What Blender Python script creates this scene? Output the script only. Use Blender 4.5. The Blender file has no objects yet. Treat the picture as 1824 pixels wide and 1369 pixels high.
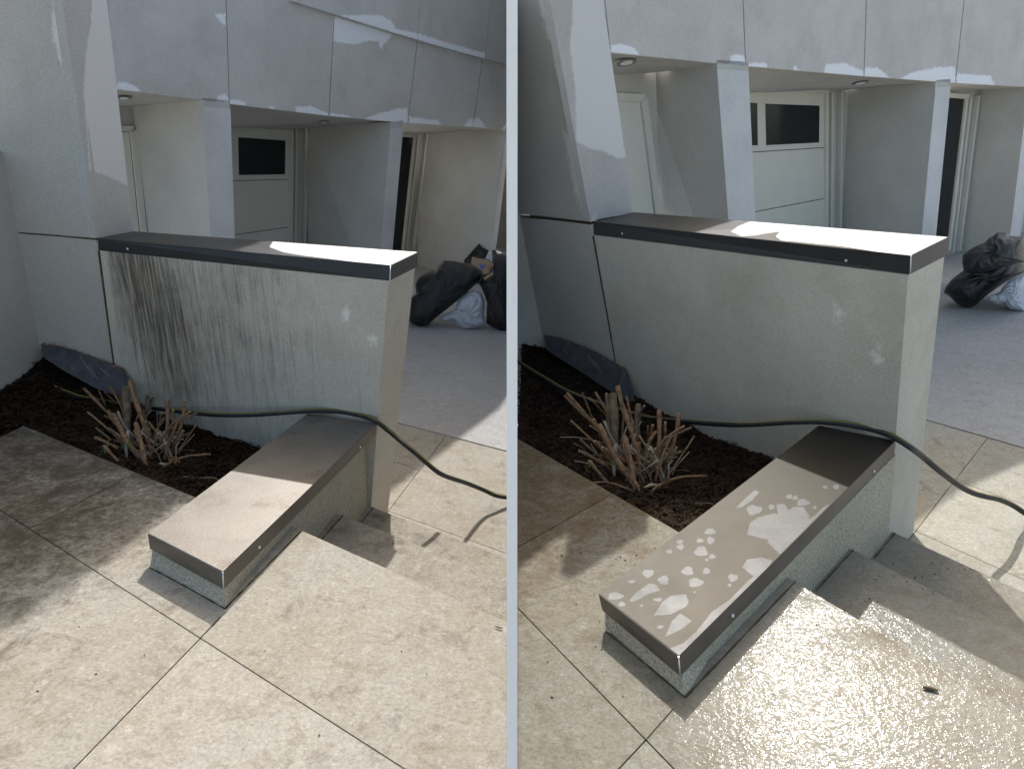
import bpy, bmesh, math, random
import numpy as np
from math import radians as rad
from mathutils import Vector, Matrix

# ------------------------------------------------------------------ camera, sky, sun
F, CX, CY, EYE = 1350.0, 912.0, 684.5, 1.55          # focal length in photo pixels, photo centre, eye height
def rotm(p, r):
    f = np.array([0, math.cos(p), -math.sin(p)]); x = np.array([1., 0, 0]); up = np.cross(x, f)
    return np.array([math.cos(r)*x+math.sin(r)*up, -math.sin(r)*x+math.cos(r)*up, f])
MC = rotm(rad(19.13968985), rad(-1.60741827)); C0 = np.array([0, 0, EYE])
scene = bpy.context.scene; col = scene.collection
cd = bpy.data.cameras.new("camera"); cam = bpy.data.objects.new("camera", cd); col.objects.link(cam)
cd.sensor_width = 36; cd.lens = F/1824*36; cd.clip_start = 0.05; cd.clip_end = 300
cam.matrix_world = Matrix([[*[float(MC[j][i])*(-1 if j == 2 else 1) for j in range(3)], float(C0[i])] for i in range(3)]+[[0, 0, 0, 1]])
scene.camera = cam
SUN_EL, SUN_AZ = 43.5, 1.9                            # sun stands ahead of the camera (+Y), behind the buildings
world = bpy.data.worlds.new("World"); scene.world = world; world.use_nodes = True
wn = world.node_tree; sky = wn.nodes.new("ShaderNodeTexSky"); sky.sky_type = 'NISHITA'; sky.sun_disc = False
sky.sun_elevation = rad(SUN_EL); sky.sun_rotation = rad(SUN_AZ); sky.dust_density = 3.0; sky.air_density = 0.7; sky.ozone_density = 0.3
tint = wn.nodes.new("ShaderNodeMix"); tint.data_type = 'RGBA'; tint.blend_type = 'MULTIPLY'; tint.inputs[0].default_value = 1   # hazy, slightly warm sky
tint.inputs[7].default_value = (1.085, 1.035, .86, 1); wn.links.new(sky.outputs[0], tint.inputs[6]); wn.links.new(tint.outputs[2], wn.nodes["Background"].inputs[0]); wn.nodes["Background"].inputs[1].default_value = 0.15
sd = bpy.data.lights.new("sun", 'SUN'); sd.energy = 2.0; sd.angle = rad(0.55); sd.color = (1, .98, .945)
sun = bpy.data.objects.new("sun", sd); col.objects.link(sun)
sdir = Vector((math.sin(rad(SUN_AZ))*math.cos(rad(SUN_EL)), math.cos(rad(SUN_AZ))*math.cos(rad(SUN_EL)), math.sin(rad(SUN_EL))))
sun.rotation_euler = sdir.to_track_quat('Z', 'Y').to_euler(); sun.location = sdir*30
scene.view_settings.view_transform = 'Standard'; scene.view_settings.look = 'None'
scene.view_settings.exposure = 1.0; scene.view_settings.gamma = 1
SUNV = np.array(sdir)

# ------------------------------------------------------------------ the two courtyards' own frames (each tilted a few degrees so one lens fits both views)
class Court:
    def __init__(s, p, r, h):
        s.up = MC.T@rotm(rad(p), rad(r))@np.array([0, 0, 1.]); s.h = h
        s.ex = np.array([1., 0, 0])-s.up*s.up[0]; s.ex /= np.linalg.norm(s.ex); s.ey = np.cross(s.up, s.ex)
    def H(s, h): return s.h[h] if isinstance(h, str) else h
    def ray(s, u, v): return MC.T@np.array([(u-CX)/F, -(v-CY)/F, 1.])
    def P(s, u, v, h):                                  # a point at height h
        d = s.ray(u, v); return C0+d*((s.H(h)-EYE)/(s.up@d))
    def hgt(s, X): return float(s.up@(X-C0)+EYE)
    def plane(s, A, B):                                 # upright plane through A and B
        n = np.cross(B-A, s.up); n /= np.linalg.norm(n)
        if n@(C0-A) < 0: n = -n
        return (A, n)
    def on(s, u, v, pl):
        d = s.ray(u, v); return C0+d*((pl[1]@(pl[0]-C0))/(pl[1]@d))
    def depth(s, u, v, z): return C0+s.ray(u, v)*z
    def at(s, X, h): return X+s.up*(s.H(h)-s.hgt(X))
    def to2(s, X): return np.array([s.ex@(X-C0), s.ey@(X-C0)])
    def from2(s, q, h): return C0+s.ex*q[0]+s.ey*q[1]+s.up*(s.H(h)-EYE)
L = Court(19.09672925, 2.39113059, dict(Z=0, TCt=.892, TCb=.8274, LCt=.1184, LCb=.0528, S2=-.184, S3=-.368, G=-.55))
R = Court(19.18265045, -5.60596713, dict(Z=0, TCt=.9052, TCb=.8265, LCt=.1117, LCb=.0466, S2=-.1775, S3=-.356, G=-.5251))

# ------------------------------------------------------------------ helpers
rng = random.Random(7); nrng = np.random.default_rng(7)
def tag(o, label=None, cat=None, group=None, kind=None):
    for k, v in (('label', label), ('category', cat), ('group', group), ('kind', kind)):
        if v: o[k] = v
    return o
def thing(name, label, cat, loc, group=None):
    o = bpy.data.objects.new(name, None); col.objects.link(o); o.location = Vector([float(a) for a in loc]); o.empty_display_size = .1
    return tag(o, label, cat, group)
def keepside(bm, c):                                    # nothing of one courtyard reaches through the screen
    sg = -1 if c is L else 1; n = V(MC[0])*sg
    r = bmesh.ops.bisect_plane(bm, geom=bm.verts[:]+bm.edges[:]+bm.faces[:], plane_co=V(C0)+n*.003, plane_no=n, clear_inner=True)
    e = [x for x in r['geom_cut'] if isinstance(x, bmesh.types.BMEdge)]
    if e: bmesh.ops.holes_fill(bm, edges=e, sides=0)
def mesh_obj(name, bm, mat, parent=None, org=None, smooth=False):
    bmesh.ops.recalc_face_normals(bm, faces=bm.faces)
    if org is None: org = [sum(v.co[i] for v in bm.verts)/max(1, len(bm.verts)) for i in range(3)]; org[2] = min(v.co.z for v in bm.verts)
    if parent is not None: org = parent.location
    if parent is not None and parent.parent is not None: org = parent.parent.location
    org = Vector([float(a) for a in org])
    bmesh.ops.translate(bm, verts=bm.verts, vec=-org)
    me = bpy.data.meshes.new(name); bm.to_mesh(me); bm.free()
    if smooth:
        for p in me.polygons: p.use_smooth = True
    me.materials.append(mat); o = bpy.data.objects.new(name, me); col.objects.link(o)
    if parent is None: o.location = org
    else: o.parent = parent
    return o
def V(x): return Vector((float(x[0]), float(x[1]), float(x[2])))
def prism(bm, top, bot):
    t = [bm.verts.new(V(p)) for p in top]; b = [bm.verts.new(V(p)) for p in bot]; n = len(t)
    bm.faces.new(t); bm.faces.new(b[::-1])
    for i in range(n): bm.faces.new((t[i], b[i], b[(i+1) % n], t[(i+1) % n]))
    return t, b
def slab(bm, pts, vec): return prism(bm, pts, [p+vec for p in pts])
def rounded(bm, off=.003, seg=2):
    bmesh.ops.bevel(bm, geom=[e for e in bm.edges], offset=off, segments=seg, affect='EDGES', profile=.5, clamp_overlap=True)
def tube(bm, pts, rads, n=8, cap=True, uvl=None):
    pts = [V(p) for p in pts]; rings = []; N = None
    for i, p in enumerate(pts):
        t = (pts[min(i+1, len(pts)-1)]-pts[max(i-1, 0)]).normalized()
        if N is None: N = t.cross(Vector((0, 0, 1))) if abs(t.z) < .9 else t.cross(Vector((1, 0, 0))); N.normalize()
        N = (N-t*N.dot(t)).normalized(); B = t.cross(N)
        r = rads[i] if hasattr(rads, '__len__') else rads
        rings.append([bm.verts.new(p+(N*math.cos(2*math.pi*k/n)+B*math.sin(2*math.pi*k/n))*r) for k in range(n)])
    for i in range(len(rings)-1):
        for k in range(n):
            f = bm.faces.new((rings[i][k], rings[i][(k+1) % n], rings[i+1][(k+1) % n], rings[i+1][k])); f.smooth = True
            if uvl is not None:
                for lp, kk in zip(f.loops, (k, k+1, k+1, k)): lp[uvl].uv = (kk/n, i/10)
    if cap: bm.faces.new(rings[0][::-1]); bm.faces.new(rings[-1])
    return rings
def spline(P, m=8):
    P = [np.array(p, float) for p in P]; out = []
    Q = [2*P[0]-P[1]]+P+[2*P[-1]-P[-2]]
    for i in range(1, len(Q)-2):
        a, b, c, d = Q[i-1:i+3]
        for k in range(m):
            t = k/m; out.append(.5*((2*b)+(c-a)*t+(2*a-5*b+4*c-d)*t*t+(3*b-a-3*c+d)*t**3))
    return out+[P[-1]]
def cutpoly(poly, A, B, keep, gap=0.0):                 # keep the side of line AB that holds point keep
    n = np.array([-(B-A)[1], (B-A)[0]]); n = n/np.linalg.norm(n)
    if n@(keep-A) < 0: n = -n
    d = [n@(p-A)-gap for p in poly]; out = []
    for i in range(len(poly)):
        j = (i+1) % len(poly)
        if d[i] >= 0: out.append(poly[i])
        if (d[i] >= 0) != (d[j] >= 0): t = d[i]/(d[i]-d[j]); out.append(poly[i]+(poly[j]-poly[i])*t)
    return out
def split(polys, A, B, gap):
    n = np.array([-(B-A)[1], (B-A)[0]]); out = []
    for p in polys:
        for k in (A+n, A-n):
            q = cutpoly(p, A, B, k, gap)
            if len(q) > 2: out.append(q)
    return out

# ------------------------------------------------------------------ materials
def mat(name):
    m = bpy.data.materials.new(name); m.use_nodes = True; nt = m.node_tree
    return m, nt, nt.nodes["Principled BSDF"]
class NT:
    def __init__(s, nt): s.nt = nt; s.tc = nt.nodes.new("ShaderNodeTexCoord").outputs['Object']
    def n(s, t, **kw):
        x = s.nt.nodes.new(t)
        for k, v in kw.items(): setattr(x, k, v)
        return x
    def l(s, a, b): s.nt.links.new(a, b)
    def noise(s, scale, det=4, rough=.55, stretch=None, off=0, dist=0):
        mp = s.n("ShaderNodeMapping"); s.l(s.tc, mp.inputs[0]); mp.inputs['Location'].default_value = (off, off*.7, off*.3)
        if stretch: mp.inputs['Scale'].default_value = stretch
        x = s.n("ShaderNodeTexNoise"); s.l(mp.outputs[0], x.inputs['Vector'])
        x.inputs['Scale'].default_value = scale; x.inputs['Detail'].default_value = det; x.inputs['Roughness'].default_value = rough; x.inputs['Distortion'].default_value = dist
        return x.outputs['Fac']
    def ramp(s, f, a, b, ca=(0, 0, 0), cb=(1, 1, 1)):
        r = s.n("ShaderNodeValToRGB"); s.l(f, r.inputs[0]); e = r.color_ramp.elements
        e[0].position = a; e[1].position = b; e[0].color = (*ca, 1); e[1].color = (*cb, 1); return r.outputs[0]
    def mix(s, f, a, b, mode='MIX'):
        m = s.n("ShaderNodeMix", data_type='RGBA', blend_type=mode)
        for i, x in ((0, f), (6, a), (7, b)):
            if isinstance(x, (int, float)): m.inputs[i].default_value = x
            elif isinstance(x, tuple): m.inputs[i].default_value = (*x, 1)
            else: s.l(x, m.inputs[i])
        return m.outputs[2]
    def math(s, op, a, b=0.0, clamp=False):
        m = s.n("ShaderNodeMath", operation=op, use_clamp=clamp)
        for i, x in ((0, a), (1, b)):
            if isinstance(x, (int, float)): m.inputs[i].default_value = x
            else: s.l(x, m.inputs[i])
        return m.outputs[0]
    def attr(s, name): return s.n("ShaderNodeAttribute", attribute_name=name).outputs['Fac']
    def bump(s, f, dist, strength=1.0, prev=None):
        b = s.n("ShaderNodeBump"); s.l(f, b.inputs['Height']); b.inputs['Distance'].default_value = dist; b.inputs['Strength'].default_value = strength
        if prev: s.l(prev, b.inputs['Normal'])
        return b.outputs[0]
def render_mat(name, base, grain=.0016, speck=.84, paint=None, stain=None, warm=(.36, .31, .2)):
    """sprayed fine-grained wall render; 'paint' and 'stain' are masks kept on the mesh"""
    m, nt, b = mat(name); N = NT(nt)
    c = N.mix(N.ramp(N.noise(1.6, 5, .6), .35, .7), tuple(x*.90 for x in base), tuple(x*1.06 for x in base))
    c = N.mix(N.math('MULTIPLY', N.ramp(N.noise(3.1, 6, .65, off=5), .5, .75), .35), c, warm)
    g = N.noise(330, 3, .7)
    c = N.mix(N.ramp(g, .33, .66), tuple(x*.70 for x in base), c) if False else N.mix(1.0, c, N.ramp(g, .30, .62, (.70, .70, .70), (1.07, 1.07, 1.07)), 'MULTIPLY')
    c = N.mix(1.0, c, N.ramp(N.noise(125, 4, .75, off=33), .36, .60, (speck, speck, speck*.97), (1.03, 1.03, 1.03)), 'MULTIPLY')
    if paint:
        pn = N.math('ADD', N.attr('paint'), N.math('MULTIPLY', N.math('SUBTRACT', N.noise(26, 6, .75, off=2), .5), 1.0))
        c = N.mix(N.math('MULTIPLY', N.ramp(pn, .38, .64), .95), c, paint)
    if stain:
        up, _ = stain, 0
        st = N.attr('stain')
        streak = N.noise(1.0, 5, .70, stretch=(46, 46, 2.6)); fine = N.noise(1.0, 4, .7, stretch=(120, 120, 6), off=3); blot = N.noise(7, 6, .7, off=8); grit = N.noise(260, 3, .7, off=17)
        k = N.math('ADD', N.math('MULTIPLY', streak, .45), N.math('ADD', N.math('MULTIPLY', fine, .38), N.math('ADD', N.math('MULTIPLY', blot, .30), N.math('MULTIPLY', grit, .22))))
        k = N.ramp(N.math('ADD', k, N.math('MULTIPLY', st, .27)), .72, 1.02)
        k = N.math('MULTIPLY', k, N.math('MULTIPLY', N.ramp(st, .0, .25), N.ramp(N.noise(1.0, 3, .6, stretch=(75, 75, 3.2), off=29), .36, .58, (.35,)*3, (1,)*3)))
        c = N.mix(N.math('MULTIPLY', N.ramp(st, .1, .9), .30), c, (.33, .29, .21))
        c = N.mix(N.math('MULTIPLY', k, .84), c, N.mix(N.ramp(N.noise(5.5, 4, .6, off=12), .52, .62), (.05, .04, .03), (.095, .072, .035)))
    nt.links.new(c, b.inputs['Base Color']); b.inputs['Roughness'].default_value = .93; b.inputs['Specular IOR Level'].default_value = .2
    nt.links.new(N.bump(g, grain, .8, N.bump(N.noise(60, 3, .6, off=4), grain*1.5, .5)), b.inputs['Normal'])
    return m
M = {}
M['render'] = render_mat('pale wall render', (.50, .49, .455))
M['render_dirty'] = render_mat('mould streaked render', (.66, .62, .55), paint=(.86, .85, .78), stain=True)
M['render_clean'] = render_mat('washed render', (.46, .465, .415))
M['facade'] = render_mat('facade render', (.70, .68, .665), .001, paint=(.90, .92, .97), warm=(.42, .40, .40))
M['pier'] = render_mat('pier render', (.56, .54, .51), .0012, paint=(.66, .67, .64), warm=(.38, .37, .34))
M['beam'] = render_mat('smooth beige render', (.68, .66, .60), .0006)
M['bay'] = render_mat('bay wall render', (.63, .625, .60), .001, warm=(.54, .535, .51))
def metal(name, base, rough, spots=True, met=1.0, film=None, fmet=.9, ring=None):
    m, nt, b = mat(name); N = NT(nt)
    n1 = N.noise(7, 6, .7); n2 = N.noise(420, 2, .6, off=4)
    c = N.mix(N.ramp(n1, .35, .75), tuple(x*.86 for x in base), tuple(x*1.12 for x in base))
    if spots:
        c = N.mix(N.math('MULTIPLY', N.ramp(N.math('ADD', N.math('MULTIPLY', N.noise(5, 4, .6, off=9), .7), N.math('MULTIPLY', N.noise(120, 4, .7, off=1), .35)), .57, .68), .62), c, (.11, .08, .06))
        c = N.mix(1.0, c, N.ramp(N.noise(210, 4, .75, off=13), .34, .62, (.72, .70, .68), (1.08, 1.08, 1.08)), 'MULTIPLY')
    ro = N.ramp(n1, .2, .9, (rough-.05,)*3, (rough+.1,)*3)
    if film:
        fa = N.math('ADD', N.attr('film'), N.math('MULTIPLY', N.math('SUBTRACT', N.noise(130, 4, .6, off=6), .5), .35)); k = N.ramp(fa, .45, .55)
        if ring: c = N.mix(N.math('MULTIPLY', N.math('SUBTRACT', N.ramp(fa, .30, .40), k, True), .5), c, ring)
        c = N.mix(k, c, N.mix(N.ramp(N.noise(45, 5, .6, off=2), .3, .7), tuple(x*.92 for x in film), tuple(x*1.06 for x in film)))
        nt.links.new(N.mix(k, (met,)*3, (fmet,)*3), b.inputs['Metallic'])
    else: b.inputs['Metallic'].default_value = met
    nt.links.new(c, b.inputs['Base Color']); nt.links.new(ro, b.inputs['Roughness'])
    nt.links.new(N.bump(n2, .0004, .5), b.inputs['Normal']); return m
M['coping'] = metal('dark coated coping', (.042, .044, .044), .5, False, .2)
M['coping_low'] = metal('bounce lit coping side', (.15, .132, .115), .5, False, .5)  # paler than the tall coping: bounce light put into the base colour
M['coping_top'] = metal('weathered coping top', (.245, .226, .207), .52, True, .72)
M['coping_top_wet'] = metal('washed coping top', (.052, .0485, .042), .54, False, .92, film=(.086, .087, .089), fmet=.88, ring=(.10, .097, .088))
M['coping_sun_paint'] = metal('coping top with painted sun', (.075, .075, .08), .36, False, 1.0, film=(.78, .78, .78), fmet=.2)  # dark metal; the film mask paints its sunlit stretch white
m, nt, b = mat('water film'); N = NT(nt); M['film'] = m
nt.links.new(N.mix(N.ramp(N.noise(60, 4, .6), .3, .7), (.088, .091, .095), (.105, .107, .112)), b.inputs['Base Color']); b.inputs['Roughness'].default_value = .5; b.inputs['Metallic'].default_value = .9
m, nt, b = mat('painted sun white'); M['sun_white'] = m; b.inputs['Base Color'].default_value = (.75, .75, .75, 1); b.inputs['Roughness'].default_value = .55; b.inputs['Metallic'].default_value = .3  # white surface colour that stands for sunlight on a coping
m, nt, b = mat('zinc rivet'); M['rivet'] = m; b.inputs['Base Color'].default_value = (.75, .77, .8, 1); b.inputs['Metallic'].default_value = .6; b.inputs['Roughness'].default_value = .35
def stone(name, base, tan, brown, wet=0, grime=0.0, rough=.8, bumpd=.0022, gcol=(.085, .068, .052)):
    m, nt, b = mat(name); N = NT(nt)
    big = N.noise(1.7, 6, .62, dist=.3); mid = N.noise(9, 7, .68, off=3); fine = N.noise(95, 5, .7, off=6)
    c = N.mix(N.ramp(big, .38, .66), base, tan)
    c = N.mix(N.math('MULTIPLY', N.ramp(mid, .50, .68), .6), c, brown)
    c = N.mix(N.math('MULTIPLY', N.ramp(N.noise(42, 6, .78, off=51), .50, .66), .45), c, tuple(x*.72 for x in tan))
    c = N.mix(N.math('MULTIPLY', N.ramp(N.noise(26, 6, .75, off=11), .54, .64), .7), c, tuple(min(1, x*1.2) for x in base))
    if grime:
        ga = N.math('MULTIPLY', N.attr('grime'), grime*.5)
        g = N.math('ADD', N.math('MULTIPLY', N.ramp(N.noise(7, 10, .78, off=15, dist=.5), .36, .64), .65), ga)
        c = N.mix(N.math('MULTIPLY', N.ramp(g, .42, .98), .92), c, gcol)
        g2 = N.math('ADD', N.math('MULTIPLY', N.ramp(N.noise(34, 8, .8, off=25), .36, .64), .65), ga)
        c = N.mix(N.math('MULTIPLY', N.ramp(g2, .50, .95), .75), c, tuple(x*.8 for x in gcol))
    c = N.mix(1.0, c, N.ramp(fine, .28, .62, (.70, .69, .67), (1.06, 1.06, 1.06)), 'MULTIPLY')
    c = N.mix(N.math('MULTIPLY', N.ramp(N.noise(150, 2, .5, off=31), .68, .73), .6), c, (.12, .1, .08))
    oi = N.n('ShaderNodeObjectInfo'); c = N.mix(1.0, c, N.ramp(oi.outputs['Random'], .0, 1.0, (.90, .89, .87), (1.05, 1.05, 1.05)), 'MULTIPLY')
    nt.links.new(c, b.inputs['Base Color']); b.inputs['Specular IOR Level'].default_value = .4
    bn = N.bump(mid, bumpd*2.2, .7, N.bump(fine, bumpd, .7))
    if wet:
        w = N.math('MULTIPLY', N.attr('wet'), N.ramp(N.noise(3.3, 5, .65, off=21), .30, .42))
        nt.links.new(N.mix(w, (rough,)*3, (.55,)*3), b.inputs['Roughness'])
        wb = N.noise(58, 3, .55, off=41, dist=.6)
        bn = N.bump(wb, .0030*wet, 1.0, bn)
        nt.links.new(N.mix(N.math('MULTIPLY', w, .35), c, (.17, .165, .145)), b.inputs['Base Color'])
        b.inputs['Specular IOR Level'].default_value = .35
        nt.links.new(N.math('MULTIPLY', w, .24), b.inputs['Coat Weight']); b.inputs['Coat Roughness'].default_value = .085; b.inputs['Coat IOR'].default_value = 1.45; 
        # coat normals leaned aside to place the sun glint; the slab has no such fall
        va = N.n("ShaderNodeVectorMath", operation='ADD'); N.l(N.bump(wb, .0023*wet, 1.0, N.bump(N.noise(24, 3, .5, off=43), .003, .8)), va.inputs[0]); va.inputs[1].default_value = (-.17, .02, 0)
        vn = N.n("ShaderNodeVectorMath", operation='NORMALIZE'); N.l(va.outputs[0], vn.inputs[0]); N.l(vn.outputs[0], b.inputs['Coat Normal'])
    else: b.inputs['Roughness'].default_value = rough
    nt.links.new(bn, b.inputs['Normal']); return m
M['stoneL'] = stone('cream paving stone', (.43, .405, .355), (.40, .355, .285), (.30, .24, .175), grime=1.15, gcol=(.080, .058, .040))
M['stoneR'] = stone('washed paving stone', (.29, .28, .24), (.265, .24, .18), (.18, .145, .095), wet=1.0, grime=1.0, gcol=(.15, .10, .05))
M['stoneRd'] = stone('damp lower paving', (.43, .42, .375), (.42, .38, .30), (.34, .285, .205), grime=.6)
M['concrete'] = stone('courtyard concrete', (.48, .475, .47), (.43, .425, .425), (.37, .345, .32), rough=.9, bumpd=.001)
m, nt, b = mat('joint bed'); N = NT(nt); M['bed'] = m; b.inputs['Base Color'].default_value = (.05, .04, .033, 1); b.inputs['Roughness'].default_value = 1
m, nt, b = mat('planting soil'); N = NT(nt); M['soil'] = m
nt.links.new(N.mix(N.ramp(N.noise(70, 6, .75), .35, .75), (.008, .006, .005), (.032, .021, .014)), b.inputs['Base Color']); b.inputs['Roughness'].default_value = 1
b.inputs['Specular IOR Level'].default_value = .1
nt.links.new(N.bump(N.noise(110, 5, .8), .012, 1.0), b.inputs['Normal'])
def simple(name, c1, c2, scale, rough, bump=0, stretch=None, spec=.4):
    m, nt, b = mat(name); N = NT(nt)
    n = N.noise(scale, 5, .65, stretch)
    nt.links.new(N.mix(N.ramp(n, .35, .68), c1, c2), b.inputs['Base Color']); b.inputs['Roughness'].default_value = rough; b.inputs['Specular IOR Level'].default_value = spec
    if bump: nt.links.new(N.bump(n, bump, .8), b.inputs['Normal'])
    return m
M['bark1'] = simple('bark chip', (.018, .012, .008), (.07, .042, .025), 60, .95, spec=.1)
M['bark'] = simple('twig bark', (.12, .066, .035), (.36, .21, .115), 45, .8, .0015)
M['bark_old'] = simple('old stump bark', (.12, .085, .055), (.26, .19, .12), 30, .9, .003)
M['bark_pale'] = simple('pale dry twig', (.30, .25, .19), (.45, .40, .32), 40, .7)
M['cut'] = simple('cut wood', (.42, .32, .2), (.55, .44, .3), 80, .8)
M['leaf'] = simple('dry leaf', (.30, .15, .07), (.50, .28, .15), 60, .6)
M['green'] = simple('green sprout', (.06, .16, .03), (.12, .26, .05), 60, .6)
M['slate'] = simple('slate board', (.05, .052, .06), (.085, .088, .10), 14, .55, .0006)
M['scratch'] = simple('pale scratch', (.3, .3, .32), (.5, .5, .52), 60, .8)
M['bag'] = simple('black bin liner', (.006, .006, .008), (.011, .011, .014), 16, .33, .022, spec=.55)
M['bagw'] = simple('white plastic bag', (.48, .52, .60), (.66, .70, .78), 22, .4, .02)
M['card'] = simple('brown cardboard', (.36, .25, .17), (.44, .32, .22), 20, .9)
M['blue'] = simple('blue ink', (.02, .09, .55), (.03, .12, .62), 20, .6)
M['door'] = simple('cream painted door', (.66, .66, .60), (.70, .70, .64), 5, .5)
M['frame'] = simple('cream painted frame', (.64, .63, .57), (.68, .67, .61), 5, .55)
M['gap'] = simple('shadow gap seal', (.03, .03, .03), (.05, .05, .045), 5, .8)
M['joint'] = simple('mossy panel joint', (.04, .036, .02), (.11, .085, .03), 25, .95)
M['jointf'] = simple('panel joint sealant', (.16, .16, .15), (.22, .22, .20), 25, .9)
M['white'] = simple('white painted board', (.86, .86, .86), (.90, .90, .90), 3, .7)
M['grey'] = simple('grey enamel', (.20, .20, .2), (.24, .24, .24), 9, .5)
m, nt, b = mat('dark window glass'); M['glass'] = m; b.inputs['Base Color'].default_value = (.012, .016, .020, 1); b.inputs['Roughness'].default_value = .12; b.inputs['Specular IOR Level'].default_value = .35
m, nt, b = mat('lamp reflector'); M['lamp'] = m; b.inputs['Base Color'].default_value = (.9, .9, .88, 1); b.inputs['Metallic'].default_value = .9; b.inputs['Roughness'].default_value = .2
m, nt, b = mat('striped hose'); N = NT(nt); M['hose'] = m
uvn = N.n("ShaderNodeUVMap"); sx = N.n("ShaderNodeSeparateXYZ"); N.l(uvn.outputs[0], sx.inputs[0])
uu = sx.outputs['X']; st = N.math('LESS_THAN', N.math('ABSOLUTE', N.math('SUBTRACT', N.math('FRACT', N.math('ADD', uu, .5)), .5)), .05)
nt.links.new(N.mix(st, N.mix(N.ramp(N.noise(30, 4, .6), .4, .7), (.016, .018, .021), (.03, .031, .034)), (.22, .18, .03)), b.inputs['Base Color']); b.inputs['Roughness'].default_value = .5

# ------------------------------------------------------------------ masks kept on the mesh
def inpoly(x, y, poly):
    ins = np.zeros(x.shape, bool); dmin = np.full(x.shape, 1e9); n = len(poly)
    for i in range(n):
        x1, y1 = poly[i]; x2, y2 = poly[(i+1) % n]
        c = ((y1 > y) != (y2 > y)) & (x < (x2-x1)*(y-y1)/((y2-y1) or 1e-9)+x1); ins ^= c
        t = np.clip(((x-x1)*(x2-x1)+(y-y1)*(y2-y1))/(((x2-x1)**2+(y2-y1)**2) or 1e-9), 0, 1)
        dmin = np.minimum(dmin, np.hypot(x-x1-t*(x2-x1), y-y1-t*(y2-y1)))
    return np.where(ins, dmin, -dmin)
def soft(x, y, polys, w=6):
    m = np.zeros(x.shape)
    for p in polys: m = np.maximum(m, np.clip(.5+inpoly(x, y, p)/(2*w), 0, 1))
    return m
def gridpanel(c, name, quad, pl, mats, parent, back, masks=None, step=3.0):
    """a panel standing in plane pl whose face is bounded by quad; its mould and paint masks are stored per vertex"""
    (a, b_, c_, d) = [np.array(q, float) for q in quad]       # top-left, top-right, bottom-right, bottom-left
    nx = max(2, int(max(np.hypot(*(b_-a)), np.hypot(*(c_-d)))/step)); ny = max(2, int(max(np.hypot(*(d-a)), np.hypot(*(c_-b_)))/step))
    bm = bmesh.new(); ly = {k: bm.verts.layers.float.new(k) for k in (masks or {})}
    A = [c.on(*q, pl) for q in quad]
    rows = []; UV = []
    for j in range(ny+1):
        t = j/ny; r = []
        for i in range(nx+1):
            s_ = i/nx; X = (A[0]*(1-s_)+A[1]*s_)*(1-t)+(A[3]*(1-s_)+A[2]*s_)*t; r.append(bm.verts.new(V(X)))
            q = MC@(X-C0); UV.append((CX+F*q[0]/q[2], CY-F*q[1]/q[2]))
        rows.append(r)
    UV = np.array(UV)
    for k, polys in (masks or {}).items():
        val = polys(UV[:, 0], UV[:, 1]) if callable(polys) else soft(UV[:, 0], UV[:, 1], polys)
        for v_, x in zip([v for r in rows for v in r], val): v_[ly[k]] = float(x)
    for j in range(ny):
        for i in range(nx): bm.faces.new((rows[j][i], rows[j+1][i], rows[j+1][i+1], rows[j][i+1]))
    bk = [bm.verts.new(V(p+back)) for p in A]; bm.faces.new(bk)
    bm.faces.new([bk[0], bk[1]]+rows[0][::-1]); bm.faces.new([bk[3]]+rows[-1]+[bk[2]])
    bm.faces.new([bk[0]]+[r[0] for r in rows]+[bk[3]]); bm.faces.new([bk[2]]+[r[-1] for r in rows][::-1]+[bk[1]])
    return mesh_obj(name, bm, mats, parent)
def quadslab(c, name, quad, pl, m, parent, back, bev=0):
    bm = bmesh.new(); slab(bm, [c.on(*q, pl) for q in quad], back)
    if bev: rounded(bm, bev)
    return mesh_obj(name, bm, m, parent)
def strip(c, name, pts, w, pl, m, parent, lift=.003, thick=.01):
    """a narrow joint or trim following pts on plane pl"""
    bm = bmesh.new(); P = [c.on(*p, pl)+pl[1]*lift for p in pts]
    for A, B in zip(P[:-1], P[1:]):
        d = (B-A)/np.linalg.norm(B-A); s_ = np.cross(d, pl[1])*w/2
        slab(bm, [A-s_, B-s_, B+s_, A+s_], -pl[1]*thick)
    return mesh_obj(name, bm, m, parent)
def conv(pts, ox, oy, s): return [(x/s+ox, y/s+oy) for x, y in pts]
def offp(pl, d): return (pl[0]+pl[1]*d, pl[1])

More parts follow.
